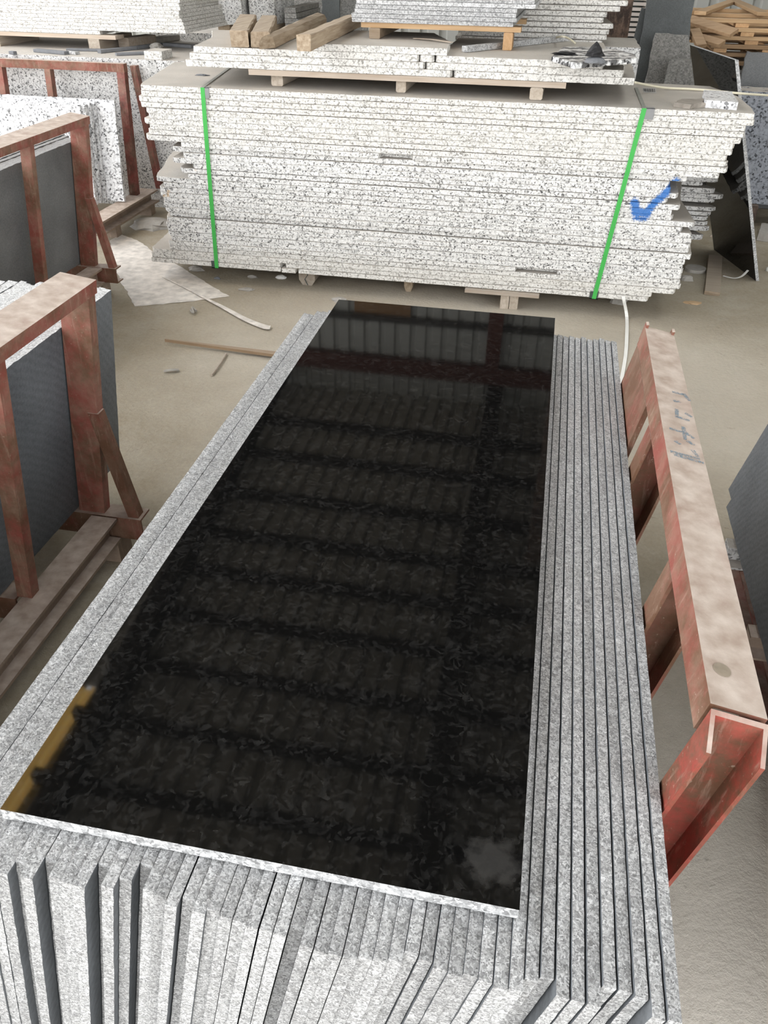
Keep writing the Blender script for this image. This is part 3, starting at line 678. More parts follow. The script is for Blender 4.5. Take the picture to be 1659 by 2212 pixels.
def upiece(x0, x1, z, sl, label, yb=5.25, y0=YU, lend=0.0, rend=0.0, lx=0.0):
    out = [(x0+0.012, y0), (x1-0.006, y0), (x1, y0+0.02), (x1+sl[1], (y0+yb)/2), (x1+sl[1]+rend, yb), (x0+sl[0]+lend, yb), (x0+sl[0], (y0+yb)/2), (x0, y0+0.02)]
    mb = plate(out, UT-0.001, flat(z), 0.022, 0.0022, rg_, bev=0.002)
    return tag(mb.build('granite_sheet', M['white']), label, 'slab', 'broken white slabs of the upper stack')
X = lambda px, py: PY(px, py, YU).x
upiece(X(397, 130), X(975.5, 165), U0, (-0.02, 0.01), 'bottom left piece of the cracked white slabs above the strapped stack', lend=-0.1)
upiece(X(979, 165), X(1371, 180), U0, (0.01, 0.01), 'bottom right piece of the cracked white slabs above the strapped stack')
upiece(X(406, 118), X(916.5, 145), U0+UT, (-0.02, 0.0), 'middle layer left piece of the cracked white slabs', lend=-0.1)
upiece(X(919.5, 145), X(1347, 165), U0+UT, (0.0, 0.015), 'middle layer right piece of the cracked white slabs')
upiece(X(416, 108), X(903, 130), U0+2*UT, (-0.06, 0.0), 'upper layer left piece of the cracked white slabs, under the timbers', lend=-0.16)
upiece(X(905.5, 130), X(936, 132), U0+2*UT, (0.0, 0.0), 'narrow broken fragment wedged in the upper white layer', yb=4.52)
upiece(X(939.5, 132), X(1303, 150), U0+2*UT, (0.01, 0.02), 'upper layer right piece of the cracked white slabs, under the soiled piece', yb=5.30)
ZT = U0+3*UT     # 1.19
mb = plate([(PZ(628, 102, ZT+UT).x, YU+0.005), (PZ(953, 115, ZT+UT).x, YU+0.005), (PZ(966, 96, ZT+UT).x, 4.72), (-0.72, 5.15), (-1.2, 5.15), (PZ(640, 90, ZT+UT).x, 4.7)], UT-0.001, flat(ZT), 0.022, 0.002, rg_)
tag(mb.build('granite_sheet', M['white']), 'short white slab on top of the cracked slabs, under the grey pallet', 'slab')
ZT2 = ZT+UT

# four timbers
def timber(f0, f1, b0, b1, zb, h, label, mat, wtop=None, half=False):
    """f0,f1: front bottom corners, b0,b1: rear bottom corners (world xy)"""
    mb = MB(); f0, f1, b0, b1 = map(Vector, (f0, f1, b0, b1)); N = 10; rr = random.Random(int(h*1e5)+int(abs(f0.x)*1000))
    rows = []
    for q in range(N+1):
        a = f0.lerp(b0, q/N); b = f1.lerp(b1, q/N); j = lambda: rr.uniform(-0.0025, 0.0025)
        if half: prof = [(0, 0), (0, 0.45), (0.18, 0.85), (0.5, 1.0), (0.85, 0.8), (1, 0.42), (1, 0)]
        else: prof = [(0, 0.04), (0, 0.94), (0.06, 1), (0.93, 1), (1, 0.93), (1, 0.05), (0.95, 0), (0.05, 0)]
        rows.append([Vector((a.x+(b.x-a.x)*u+j(), a.y+(b.y-a.y)*u+j(), zb+h*v+(j() if v > 0.1 else 0))) for u, v in prof])
    n = len(rows[0])
    mb.add([v for r in rows for v in r], [(q*n+i, q*n+(i+1) % n, (q+1)*n+(i+1) % n, (q+1)*n+i) for q in range(N) for i in range(n)]+[tuple(range(n-1, -1, -1)), tuple(range(N*n, N*n+n))])
    return tag(mb.build('timber_beam', M[mat]), label, 'timber', 'timbers lying on the upper stack')
def q2(px, py, z): p = PZ(px, py, z); return (p.x, p.y)
timber(q2(499, 102, ZT), q2(538, 103, ZT), q2(519, 62, ZT+.0), q2(556, 62, ZT), ZT+.001, 0.072, 'weathered timber lying left of the other three on the upper stack', 'wood_oldY')
timber(q2(543, 103, ZT), q2(585, 104, ZT), q2(566, 63, ZT), q2(599, 63, ZT), ZT+.001, 0.068, 'short pale timber, second from left on the upper stack', 'wood_oldY')
timber(q2(560, 108, ZT), q2(594, 105, ZT), q2(668, 53, ZT), q2(706, 50, ZT), ZT+.003, 0.058, 'half-round timber with bark, third from left on the upper stack', 'wood_brownY' if 'wood_brownY' in M else 'wood_oldY', None, True)
timber(q2(642, 111, ZT2), q2(672, 112, ZT2), q2(748, 62, ZT2), q2(779, 59, ZT2), ZT2+.001, 0.066, 'squared brown timber, rightmost of the four on the upper stack', 'wood_oldY')

# pallet with grey slabs
YP = 4.74
pal = thing('wooden_pallet', (-0.65, YP+0.35, ZT2), 'low wooden pallet under the grey slabs, orange block at right end', 'pallet')
pb = PY(762, 48, YP); zp = 1.292
xl, xr = PY(780, 58, YP).x, PY(1124, 78, YP).x
mb = MB(); mb.box((xl, YP, zp-0.024), (xr, YP+0.10, zp-0.001)); mb.build('deck_board', M['wood_newY' if 0 else 'wood_new'], pal)
mb = MB(); mb.box((xl, YP+0.5, zp-0.024), (xr, YP+0.6, zp-0.001)); mb.build('deck_board', M['wood_new'], pal)
for (p0, p1, zb, m) in ((799, 822, ZT2+0.0005, 'wood_old'), (1088, 1108, ZT+0.0005, 'wood_newY')):
    a = PY(p0, 80, YP).x; b = PY(p1, 80, YP).x
    mb = MB(); mb.bar(((a+b)/2, YP-0.02, (zb+zp-0.025)/2), ((a+b)/2, YP+(0.62 if p0 < 1000 else 0.1), (zb+zp-0.025)/2), b-a, zp-0.025-zb, b=0.003); mb.build('bearer', M[m], pal)
rg_ = random.Random(31)
rx = [1108, 1115, 1112, 1113, 1152, 1150, 1148, 1143, 1140, 1142, 1140, 1138, 1140, 1139]
lx = [761, 760, 767, 769, 770, 763, 766, 765, 764, 766, 765, 764, 766, 765]
for i in range(14):
    z = zp+i*0.0198
    a = PY(lx[i], 40, YP).x; b = PY(rx[i], 60, YP).x
    mb = plate([(a, YP-0.01), (b, YP-0.01), (b+0.01, YP+0.62), (a-0.02, YP+0.62)], 0.0180, flat(z), 0.025, 0.0014, rg_)
    tag(mb.build('granite_sheet', M['grey_light']), 'grey granite slab, %s from the bottom of the pallet stack at top centre' % nth(i+1), 'slab', 'grey slabs on the upper pallet')

# rear white stack at right top (its lower part shows only at the right end)
YR = 5.52
rxs = [(1301, 89), (1311, 77), (1316, 65), (1325, 53), (1304, 42), (1312, 30), (1340, 19), (1357, 7)]
YR = 5.40
rg_ = random.Random(41)
z = 1.165
base_z = z
for i in range(13):
    px = rxs[i] if i < 8 else (1350+rg_.uniform(-20, 10), 2)
    x1 = PY(*px, YR).x; x0 = -0.62+rg_.uniform(-0.03, 0.03)
    mb = plate([(x0, YR), (x1-0.012, YR), (x1, YR+0.012), (x1-0.03+rg_.uniform(-.02, .02), YR+0.7), (x0, YR+0.7)], 0.0245, flat(z), 0.03, 0.002, rg_, bev=0.003)
    tag(mb.build('granite_sheet', M['white']), 'white granite slab, %s from the bottom of the stack behind the grey pallet' % nth(i+1), 'slab', 'white slabs of the rear stack')
    z += 0.0275
lows = [(1500, 0.10, 'short'), (1532, 0.145, ''), (1528, 0.18, ''), (1531, 0.21, ''), (1536, 0.245, ''), (1545, 0.285, ''), (1544, 0.33, ''), (1561, 0.362, ''), (1543, 0.396, ''), (1517, 0.43, ''), (1551, 0.468, '')]
rows = [(1518, 519, 508), (1532, 500, 490), (1529, 488, 480), (1528, 477, 470), (1535, 467, 459), (1545, 457, 450), (1543, 439, 432), (1561, 431, 421), (1543, 419, 408), (1517, 402, 396), (1551, 395, 385)]
zs = []; YR = 5.28
for i, (px, ylow, yup) in enumerate(rows):
    zlo = PY(px, ylow, YR).z; zhi = PY(px, yup, YR).z; zs.append((zlo, zhi))
zc = 0.06
for i, (px, ylow, yup) in enumerate(rows):
    x1 = PY(px, ylow, YR).x
    z0 = max(zc, zs[i][0]); z1_ = max(z0+0.022, zs[i][1]); zc = z1_+0.0015
    mb = plate([(-0.4, YR), (x1-0.02, YR), (x1, YR+0.02), (x1-0.13, YR+0.25), (0.5, YR+0.68), (-0.4, YR+0.68)], z1_-z0, flat(z0), 0.03, 0.002, rg_, bev=0.003)
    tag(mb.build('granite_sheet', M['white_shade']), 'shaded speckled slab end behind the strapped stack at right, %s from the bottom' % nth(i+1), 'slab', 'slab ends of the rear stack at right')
mb = plate([(-0.35, YR+0.09), (0.42, YR+0.09), (0.42, YR+0.66), (-0.35, YR+0.66)], base_z-0.002-zc, flat(zc), 0.05, 0.004, rg_)
tag(mb.build('granite_block', M['white_shade']), 'hidden granite block carrying the rear white stack', 'block')
for x in (-0.2, 0.55):
    mb = MB(); mb.box((x, YR+0.02, 0), (x+0.09, YR+0.5, zs[0][0] if zs[0][0] > 0.06 else 0.059)); tag(mb.build('timber_bearer', M['wood_oldY']), 'dark timber under the rear stack %s' % ('at its right end' if x > 0 else 'in its hidden middle'), 'timber')

# soiled piece, tar lump, offcuts on the stacks
zd = ZT+0.001
outp = [q2(1192, 133, zd), q2(1240, 149, zd), q2(1300, 144, zd), q2(1372, 137, zd), q2(1371, 128, zd), q2(1330, 118, zd), q2(1275, 112, zd), q2(1215, 112, zd)]
mb = plate(outp, 0.022, flat(zd), 0.03, 0.003, rg_, bev=0.003); 
g = G('soiled_white_granite'); p = g.pos(); v = g.n('SeparateColor', {0: g.voro(g.warp(p, 90, .012), 75)}).outputs[0]
c = g.ramp(v, [(0, .05), (0.1, .3), (0.3, .86)], 'CONSTANT'); f = g.ramp(g.noise(p, 14, 6, .65), [(0.46, 0.0), (0.55, 1.0)])
d = g.n('MapRange', {0: g.nz(), 1: 0.3, 2: 0.8}).outputs[0]; c = g.mix(g.math('MULTIPLY', d, 0.6), c, (0.5, 0.47, 0.43)); c = g.mix(g.math('MULTIPLY', f, 0.85), c, (0.02, 0.018, 0.02))
tag(mb.build('stone_piece', g.fin(c, 0.7, 0.3)), 'white stone piece soiled with black tar on the upper stack at right', 'stone')
def lump(c, rx, ry, rz, seed, n=14, m=7, amp=0.25, cone=False):
    rr = random.Random(seed); mb = MB(); vs = []; fs = []
    for i in range(m+1):
        th = (i/m)*math.pi/2
        for k in range(n):
            a = 2*math.pi*k/n; q = 1+rr.uniform(-amp, amp)*(0.4+0.6*(i < m)); r = math.cos(th) if not cone else (1-i/m)**0.8+0.03
            vs.append(Vector(c)+Vector((rx*r*q*math.cos(a), ry*r*q*math.sin(a), rz*(math.sin(th) if not cone else i/m))))
    for i in range(m):
        for k in range(n): fs.append((i*n+k, i*n+(k+1) % n, (i+1)*n+(k+1) % n, (i+1)*n+k))
    fs += [tuple(range(n-1, -1, -1)), tuple(range(m*n, m*n+n))]
    return mb.add(vs, fs)
zt_ = zd+0.0228
c = PZ(1285, 135, zt_)
mb = lump((c.x, c.y, zt_), 0.048, 0.04, 0.024, 2, amp=0.06); tag(mb.build('grey_cake', M['stone_dark']), 'round grey cake of hardened paste under a black lump', 'lump')
mb = lump((c.x-0.004, c.y+0.01, zt_+0.0245), 0.042, 0.036, 0.055, 5, amp=0.12, cone=True); tag(mb.build('tar_lump', M['black']), 'black pointed tar lump on the soiled white piece', 'lump')
c = PZ(1220, 118, zt_); mb = lump((c.x, c.y, zt_), 0.055, 0.03, 0.012, 8, amp=0.4); tag(mb.build('tar_crumb', M['black']), 'flat black tar crumbs at the left of the soiled piece', 'lump')
def quad_block(pts, z0, z1, name, mat, label, cat, jit=0.002):
    mb = plate([(p[0], p[1]) for p in pts], z1-z0, flat(z0), 0.02, jit, rg_, bev=0.002); return tag(mb.build(name, M[mat]), label, cat)
quad_block([q2(1519, 233, Z1), q2(1592, 239, Z1), q2(1577, 214, Z1), q2(1517, 210, Z1)], Z1+0.0005, Z1+0.034, 'stone_offcut', 'white_fresh', 'square white stone offcut lying on the right end of the strapped stack', 'stone')
quad_block([q2(1457, 232, Z1), q2(1490, 237, Z1), q2(1518, 233, Z1), q2(1517, 224, Z1), q2(1470, 224, Z1)], Z1+0.0005, Z1+0.022, 'stone_shard', 'shard', 'dark broken shard beside the square offcut on the strapped stack', 'stone', 0.006)
a = PZ(1003, 112, ZT+0.002); b = PZ(1226, 87, ZT+0.002); d = (b-a).normalized(); sd = Vector((d.y, -d.x, 0))*0.015
mb = plate([(a.x-sd.x, a.y-sd.y), (a.x+sd.x, a.y+sd.y), (b.x+sd.x, b.y+sd.y), (b.x-sd.x, b.y-sd.y)], 0.026, flat(ZT+0.001), 0.03, 0.0015, rg_)
tag(mb.build('stone_strip', M['grey_light']), 'long grey stone strip lying behind the pallet block on the upper stack', 'stone')
a = PZ(895, 83, ZT2+0.004); b = PZ(977, 92, ZT2+0.004); mb = MB(); mb.ribbon([a, a.lerp(b, .5)+Vector((0, 0, .004)), b], 0.02, 0.002); tag(mb.build('wood_splinter', M['wood_pale']), 'thin pale sliver on the short slab below the grey pallet', 'splinter')
# label on the strapped stack top
lb = MB(); P0 = PZ(1390, 199, Z1+0.001); P1 = PZ(1418, 201, Z1+0.001); P2 = PZ(1417, 191, Z1+0.001); P3 = PZ(1388, 190, Z1+0.001)
lb.add([P0, P1, P2, P3]+[p+Vector((0, 0, 0.0006)) for p in (P0, P1, P2, P3)], [(3, 2, 1, 0), (4, 5, 6, 7), (0, 1, 5, 4), (1, 2, 6, 5), (2, 3, 7, 6), (3, 0, 4, 7)])
lo_ = tag(lb.build('paper_label', M['label']), 'small crumpled printed label on the strapped stack top', 'label')
mb = MB()
for u in (0.08, 0.16, 0.22, 0.32, 0.4, 0.5, 0.57, 0.68, 0.76, 0.88):
    A = P0.lerp(P1, u).lerp(P3.lerp(P2, u), 0.15); B = P0.lerp(P1, u).lerp(P3.lerp(P2, u), 0.85); mb.bar(A+Vector((0, 0, .001)), B+Vector((0, 0, .001)), 0.003, 0.0006)
mb.build('print', M['ink'], lo_)
c = PZ(437, 163, Z1+0.001); mb = lump((c.x, c.y, Z1+0.0005), 0.035, 0.012, 0.008, 12, amp=0.5); tag(mb.build('dirt_scrap', M['stone_dark']), 'small dark scrap on the left top of the strapped stack', 'scrap')
# cream cord
pts = [PZ(1196, 82, ZT+.006), PZ(1215, 79, ZT+.05), PZ(1230, 84, ZT+.03), PZ(1243, 94, ZT+.006)]
def smooth(pts, k=6):
    out = []; P = [pts[0]]+list(pts)+[pts[-1]]
    for i in range(1, len(P)-2):
        for j in range(k):
            t = j/k; a, b, c, d = P[i-1], P[i], P[i+1], P[i+2]
            out.append(0.5*((2*b)+(c-a)*t+(2*a-5*b+4*c-d)*t*t+(3*b-a-3*c+d)*t**3))
    return out+[pts[-1]]
mb = MB(); mb.tube(smooth(pts), 0.005); tag(mb.build('cord', M['cream'], smooth=True), 'short cream cord end curling over the upper stack near the grey strip', 'cord')
pts = [PY(1371, 178, 4.62), PY(1400, 184, 4.80), PZ(1440, 190, Z1+.012), PZ(1500, 193, Z1+.008), PZ(1560, 198, Z1+.008), PZ(1600, 202, Z1+.01), PY(1660, 206, 5.05), PY(1720, 210, 5.3)]
mb = MB(); mb.tube(smooth(pts), 0.0055); tag(mb.build('cord', M['cream'], smooth=True), 'long cream cord running right from the upper stack past the black slab', 'cord')
pts = [PY(1346, 640, YF-0.012), PY(1348, 650, YF-0.02), PZ(1354, 684, 0.012), PZ(1354, 725, 0.006), PZ(1351, 770, 0.004), PZ(1341, 828, 0.004), PZ(1337, 850, 0.004)]
mb = MB(); mb.ribbon(smooth(pts), 0.017, 0.002, (1, 0.1, 0)); tag(mb.build('plastic_band', M['whiteband']), 'white plastic band hanging from the white stack down to the floor', 'band')

# ------------------------------------------------------------------ back left: granite block, pallets, white stack
rg_ = random.Random(51)
BT = 0.958
mb = plate([(-6.0, 5.74), (-2.41, 5.74), (-2.39, 6.05), (-2.40, 6.98), (-6.0, 6.98)], BT, flat(0.0), 0.06, 0.006, rg_)
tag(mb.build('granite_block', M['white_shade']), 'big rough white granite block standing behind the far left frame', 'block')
YS = 6.16
pal = thing('wooden_pallet', (-3.7, YS+0.3, BT), 'dusty pallet boards on blocks under the upper left white stack', 'pallet')
mb = MB(); mb.box((-5.2, YS-0.03, 1.028), (-3.13, YS+0.1, 1.052)); mb.build('deck_board', M['wood_pale'], pal)
for x in (-4.13, -3.345):
    mb = MB(); mb.box((x, YS-0.03, BT), (x+0.085, YS+0.5, 1.0275)); mb.build('bearer', M['wood_paleY'], pal)
mb = plate([(-5.2, YS), (-3.26, YS), (-3.26, YS+0.7), (-5.2, YS+0.7)], 0.024, flat(1.0535), 0.03, 0.002, rg_); tag(mb.build('granite_sheet', M['white']), 'thin white slab directly on the upper left pallet, short of the others', 'slab')
rr_ = [400, 398, 395, 391, 386, 384, 386, 384, 385, 383, 384, 383]
for i in range(12):
    z = 1.079+0.0228*i
    px = rr_[i]; x1 = PY(px, 62-11*i, YS).x
    mb = plate([(-5.2, YS), (x1, YS), (x1+0.02+rg_.uniform(-0.02, 0.02), YS+0.75), (-5.2, YS+0.75)], 0.0216, flat(z), 0.03, 0.002, rg_)
    tag(mb.build('granite_sheet', M['white_shade'] if False else M['white']), 'white speckled slab, %s from the bottom of the upper left stack' % nth(i+1), 'slab', 'white slabs of the upper left stack')
for i, (c0, c1, h, w, lab, m) in enumerate((((262, 105), (322, 97), 0.065, 0.10, 'thick dusty wood block beside the upper left pallet', 'wood_pale'), ((322, 97), (374, 88), 0.04, 0.09, 'flat stone wedge behind the dusty wood block', 'stone'))):
    a = PZ(*c0, BT); b = PZ(*c1, BT); mb = MB(); up = Vector((0, 0, h/2+0.001)); mb.bar(a+up+Vector((0, w/2, 0)), b+up+Vector((0, w/2, 0)), w, h, b=0.006)
    tag(mb.build('wood_block' if i == 0 else 'stone_wedge', M[m]), lab, 'block' if i == 0 else 'stone')
offs = [((75, 113), (142, 119), .05, .02, 'stone_dark'), ((142, 117), (165, 119), .04, .018, 'grey_light'), ((143, 110), (232, 112), .05, .014, 'stone_dark'), ((212, 116), (290, 108), .04, .022, 'stone_dark'), ((290, 108), (345, 100), .04, .022, 'stone_dark'), ((355, 100), (415, 105), .05, .022, 'stone_dark'), ((248, 121), (320, 118), .05, .016, 'stone_dark'), ((20, 118), (30, 119), .03, .02, 'stone_dark')]
words = ['pale-edged grey offcut at left front', 'small light offcut next to the pale-edged one', 'flat grey strip behind the front offcuts', 'dark strip right of the middle', 'dark strip end continuing to the right', 'grey strip nearest the big white stack', 'wedge-shaped strip on the very front edge', 'tiny dark chip at far left']
for (c0, c1, w, h, m), wd in zip(offs, words):
    a = PZ(*c0, BT); b = PZ(*c1, BT); u = Vector((0, 0.02, h/2+0.0006)); mb = MB(); mb.bar(a+u, b+u, w, h, b=0.003)
    tag(mb.build('stone_offcut', M[m]), wd+' on the rough white block', 'stone', 'offcuts on the rough white block')
c = PZ(375, 118, BT); mb = MB(); mb.box((c.x-0.075, 5.76, BT+0.0005), (c.x+0.05, 5.93, BT+0.05)); tag(mb.build('stone_offcut', M['white']), 'stained upright white offcut at the right end of the rough block', 'stone')
c = PZ(335, 108, BT); mb = lump((c.x, c.y+0.03, BT+0.0005), 0.05, 0.04, 0.045, 15, amp=0.3); tag(mb.build('dust_lump', M['stone']), 'small pale lump behind the wedge strip on the rough block', 'lump')

# back centre group
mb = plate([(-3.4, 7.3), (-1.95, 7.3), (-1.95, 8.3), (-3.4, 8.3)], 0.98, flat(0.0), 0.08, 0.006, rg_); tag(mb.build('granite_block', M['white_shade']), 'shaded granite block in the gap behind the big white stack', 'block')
for x in (-2.82, -2.45):
    mb = MB(); mb.box((x, 7.34, 0.981), (x+0.1, 8.2, 1.045)); tag(mb.build('timber_bearer', M['wood_oldY']), 'dark timber under the upright grey-white block, %s' % ('left one' if x < -2.6 else 'right one'), 'timber')
mb = plate([(-2.95, 7.32), (-2.60, 7.32), (-2.60, 8.1), (-2.95, 8.1)], 0.5, flat(1.046), 0.05, 0.004, rg_); tag(mb.build('granite_block', M['white_shade']), 'squared grey-white block right of the upper left stack', 'block')
mb = plate([(-2.565, 7.4), (-2.50, 7.38), (-2.40, 7.42), (-2.34, 7.6), (-2.38, 8.1), (-2.565, 8.1)], 0.4, flat(1.046), 0.05, 0.012, rg_); tag(mb.build('granite_block', M['white_shade']), 'rough-edged block beside the squared grey-white block', 'block')
for i in range(5):
    z = 1.0+i*0.036; a = PY(573-2*i, 40-8*i, 7.6).x; b = PY([640, 643, 655, 652, 650][i], 40, 7.6).x
    z = 0.9815+i*0.038
    mb = plate([(-2.28, 7.45), (b, 7.45), (b, 8.2), (-2.28, 8.2)], 0.035, flat(z), 0.04, 0.002, rg_)
    tag(mb.build('granite_sheet', M['rough_grey']), 'dusty grey slab, %s from the bottom of the small pile behind the timbers' % nth(i+1), 'slab', 'small dusty pile behind the timbers')
for i, (px0, px1, y, m) in enumerate(((598, 700, 8.9, 'rough_grey'), (690, 728, 8.7, 'slate'), (722, 790, 9.0, 'rough_grey'))):
    a = PY(px0, 20, y).x; b = PY(px1, 20, y).x
    xf = lambda p, q, c: Vector((p, y+0.12*q-c, 0.002+q))
    mb = plate([(a, 0), (b, 0), (b, 1.55), (a, 1.5)], 0.03, xf, 0.05, 0.004, rg_)
    tag(mb.build('granite_sheet', M[m]), ['tall dim grey slab leaning behind the timber ends', 'narrow greenish slab leaning behind the half-round timber', 'dim grey slab leaning just left of the grey pallet stack'][i], 'slab')

# ------------------------------------------------------------------ back right
# rusty column
a = PY(1305, 60, 7.4).x; b = PY(1361, 60, 7.4).x
mb = MB(); mb.sweep([(-.5, -.02), (-.46, -.5), (.46, -.5), (.5, -.42), (.5, .42), (.46, .5), (-.46, .5), (-.5, .42)], (0, 0, 0), (0, 0, 1), (0, 1, 0))
w = (b-a)
mb.v = [Vector(((a+b)/2+v.x*w, 7.5+v.y*0.2, v.z*RZ*0.94)) for v in mb.v]
tag(mb.build('steel_column', M['rustcol']), 'dark rusty steel column behind the white stack at upper right', 'column')
rg_ = random.Random(61)
for i in range(20):
    z = 0.62+i*0.037; a = PY(1352, 20, 8.2).x; b = PY(1396, 20, 8.2).x-0.0
    mb = plate([(a, 8.2), (b, 8.2), (b, 8.6), (a, 8.6)], 0.023, flat(z), 0.1, 0.002, rg_)
    tag(mb.build('stone_tile', M['tile']), 'pale tile edge, %s from the bottom of the tile pile beside the column' % nth(i+1), 'tile', 'tile pile beside the rusty column')
    for xs in (a+0.03, b-0.06):
        if i:
            pass
mb = MB(); mb.box((a+0.01, 8.21, 0), (b-0.01, 8.59, 0.619)); tag(mb.build('granite_block', M['tile']), 'plain pale block under the tile pile beside the column', 'block')
spk = []
for i in range(19):
    z = 0.62+i*0.037+0.0235
    mb = MB(); mb.box((a+0.03, 8.24, z), (b-0.03, 8.56, z+0.0133)); spk.append(mb)
mb = MB()
for q in spk: mb.add(q.v, q.f)
o = tag(mb.build('packing_sheet', M['guard_dark']), 'dark packing layers between the pale tiles', 'packing'); o['kind'] = 'stuff'
# big slate slab, rough slab
def upright(pts, y, t, mat, label, ly=0.1, jit=0.003, name='granite_sheet', z0=0.002):
    """pts in (x,z); leaning away by ly per metre"""
    xf = lambda p, q, c: Vector((p, y+ly*(q-z0)+c, q))
    mb = plate(pts, t, xf, 0.04, jit, rg_); return tag(mb.build(name, mat if isinstance(mat, list) else M[mat]), label, 'slab')
a = PY(1396, 5, 6.75).x
xs_ = PY(1492, 40, 6.75).x
upright([(a+0.02, 0.003), (xs_+0.03, 0.003), (xs_+0.03, 1.0), (xs_, 1.22), (xs_, 1.5), (a, 1.5)], 6.68, 0.04, 'slate', 'large slate-grey slab standing left of the crate pile', 0.04)
upright([(a-0.14, 0.003), (a+0.3, 0.003), (a+0.3, 1.27), (a-0.02, 1.27)], 6.78, 0.03, 'slate', 'darker slab edge just behind the large slate-grey slab', 0.03)
a = PY(1415, 75, 6.5).x; b = PY(1487, 80, 6.5).x
upright([(a-0.03, 0.003), (b+0.12, 0.003), (b+0.1, 0.8), (b, 1.142), (a, 1.15)], 6.44, 0.03, 'rough_grey', 'lighter rough grey slab in front of the large slate-grey one', 0.06)
bx_ = PY(1468, 80, 6.38).x
mb = plate([(bx_-0.10, 6.30), (bx_+0.22, 6.18), (bx_+0.26, 6.38), (bx_-0.02, 6.40)], 1.02, flat(0.0), 0.03, 0.012, rg_); 
for v in mb.v:
    f = v.z/1.02; v.x = v.x+(0.06*f)
tag(mb.build('granite_block', M['rough_grey']), 'rough split block between the rough grey slab and the black slab', 'block')

# polished black slab, leaning at right
BL = Vector((1.13, 5.66, 0.002)); BR = PZ(1633, 607, 0.002)
TR_ = None
d = (BR-BL).normalized(); nrm = Vector((d.y, -d.x, 0))      # outward (to the right)
if nrm.x < 0: nrm = -nrm
# lean so that the top right corner falls on pixel (1588,128)
best = None
for hh in [0.9+0.005*q for q in range(90)]:
    for kk in [-0.5+0.01*q for q in range(101)]:
        P = BR+Vector((0, 0, hh))+nrm*(kk*hh)
        c = ROT.inverted() @ (P-CAM); px = CX+FPX*c.x/-c.z; py = CY-FPX*c.y/-c.z
        e = (px-1588)**2+(py-129)**2
        if best is None or e < best[0]: best = (e, hh, kk)
_, HH, KK = best
upb = (Vector((0, 0, 1))+nrm*KK)
BLx = BR-d*1.0
def bxf(p, q, c): return BR-d*p+upb*q+nrm*c
# top-left corner from pixel (1490,97): solve along slab plane
pn = d.cross(upb).normalized()
def onplane(px, py): r = ray(px, py); return CAM+r*((BR-CAM).dot(pn)/r.dot(pn))
TLp = onplane(1490, 97); rel = TLp-BR; qv = rel.z/upb.z; pv = -(rel-upb*qv).dot(d)
BLp = onplane(1541, 530); rel = BLp-BR; qb = rel.z/upb.z; pb_ = -(rel-upb*qb).dot(d)
print('BLACK', HH, KK, pv, qv, pb_, qb)
PBL = min(max(pb_, 0.3), 1.6)
mb = plate([(0, 0), (0, HH), (pv, qv), (PBL, max(0.0, 0.0))], 0.02, bxf, 0.05, 0.0, rg_)
for i in range(len(mb.f)): mb.mi[i] = 0 if len(mb.f[i]) > 4 else 1
tag(mb.build('polished_granite_sheet', [M['polish'], M['grey_light']]), 'black polished slab standing on edge at right, mirroring the crates', 'slab')

# blue-grey slabs on a low rack, dark upright slab, floor pieces at far right
for i in range(6):
    y = 6.30+0.05*i
    xf = lambda p, q, c: Vector((p, y+0.05*(q-0.15)+c, q))
    mb = plate([(1.17, 0.152), (2.6, 0.152), (2.6, 0.85-0.002*i), (1.17, 0.85-0.002*i)], 0.044, xf, 0.05, 0.002, rg_)
    tag(mb.build('granite_sheet', M['blue_speck']), 'blue-grey speckled slab at right edge, %s from the front of its row' % nth(i+1), 'slab', 'blue-grey slabs at the right edge')
for x in (1.35, 2.3):
    mb = MB(); mb.box((x, 6.25, 0), (x+0.12, 6.75, 0.151)); tag(mb.build('timber_bearer', M['rustcol']), 'dark support block under the blue-grey slabs, %s' % ('in view' if x < 2 else 'out at right'), 'timber')
a = PY(1608, 130, 6.85).x
upright([(a, 0.003), (2.4, 0.003), (2.4, 1.03), (a, 1.03)], 6.80, 0.03, 'dark_mid', 'smooth dark slab standing behind the blue-grey slabs', 0.03)
c = PZ(1637, 515, 0); mb = plate([(c.x-0.02, c.y-0.05), (c.x+0.5, c.y-0.25), (c.x+0.6, c.y+0.1), (c.x+0.05, c.y+0.2)], 0.05, flat(0.002), 0.04, 0.006, rg_); tag(mb.build('stone_piece', M['stone']), 'dusty stone piece on the floor right of the black slab', 'stone')
c = PZ(1658, 585, 0); mb = lump((c.x+0.02, c.y, 0.0005), 0.035, 0.035, 0.03, 3, amp=0.05); tag(mb.build('white_cup', M['whiteband'], smooth=True), 'small white round object on the floor at the right edge', 'cup')

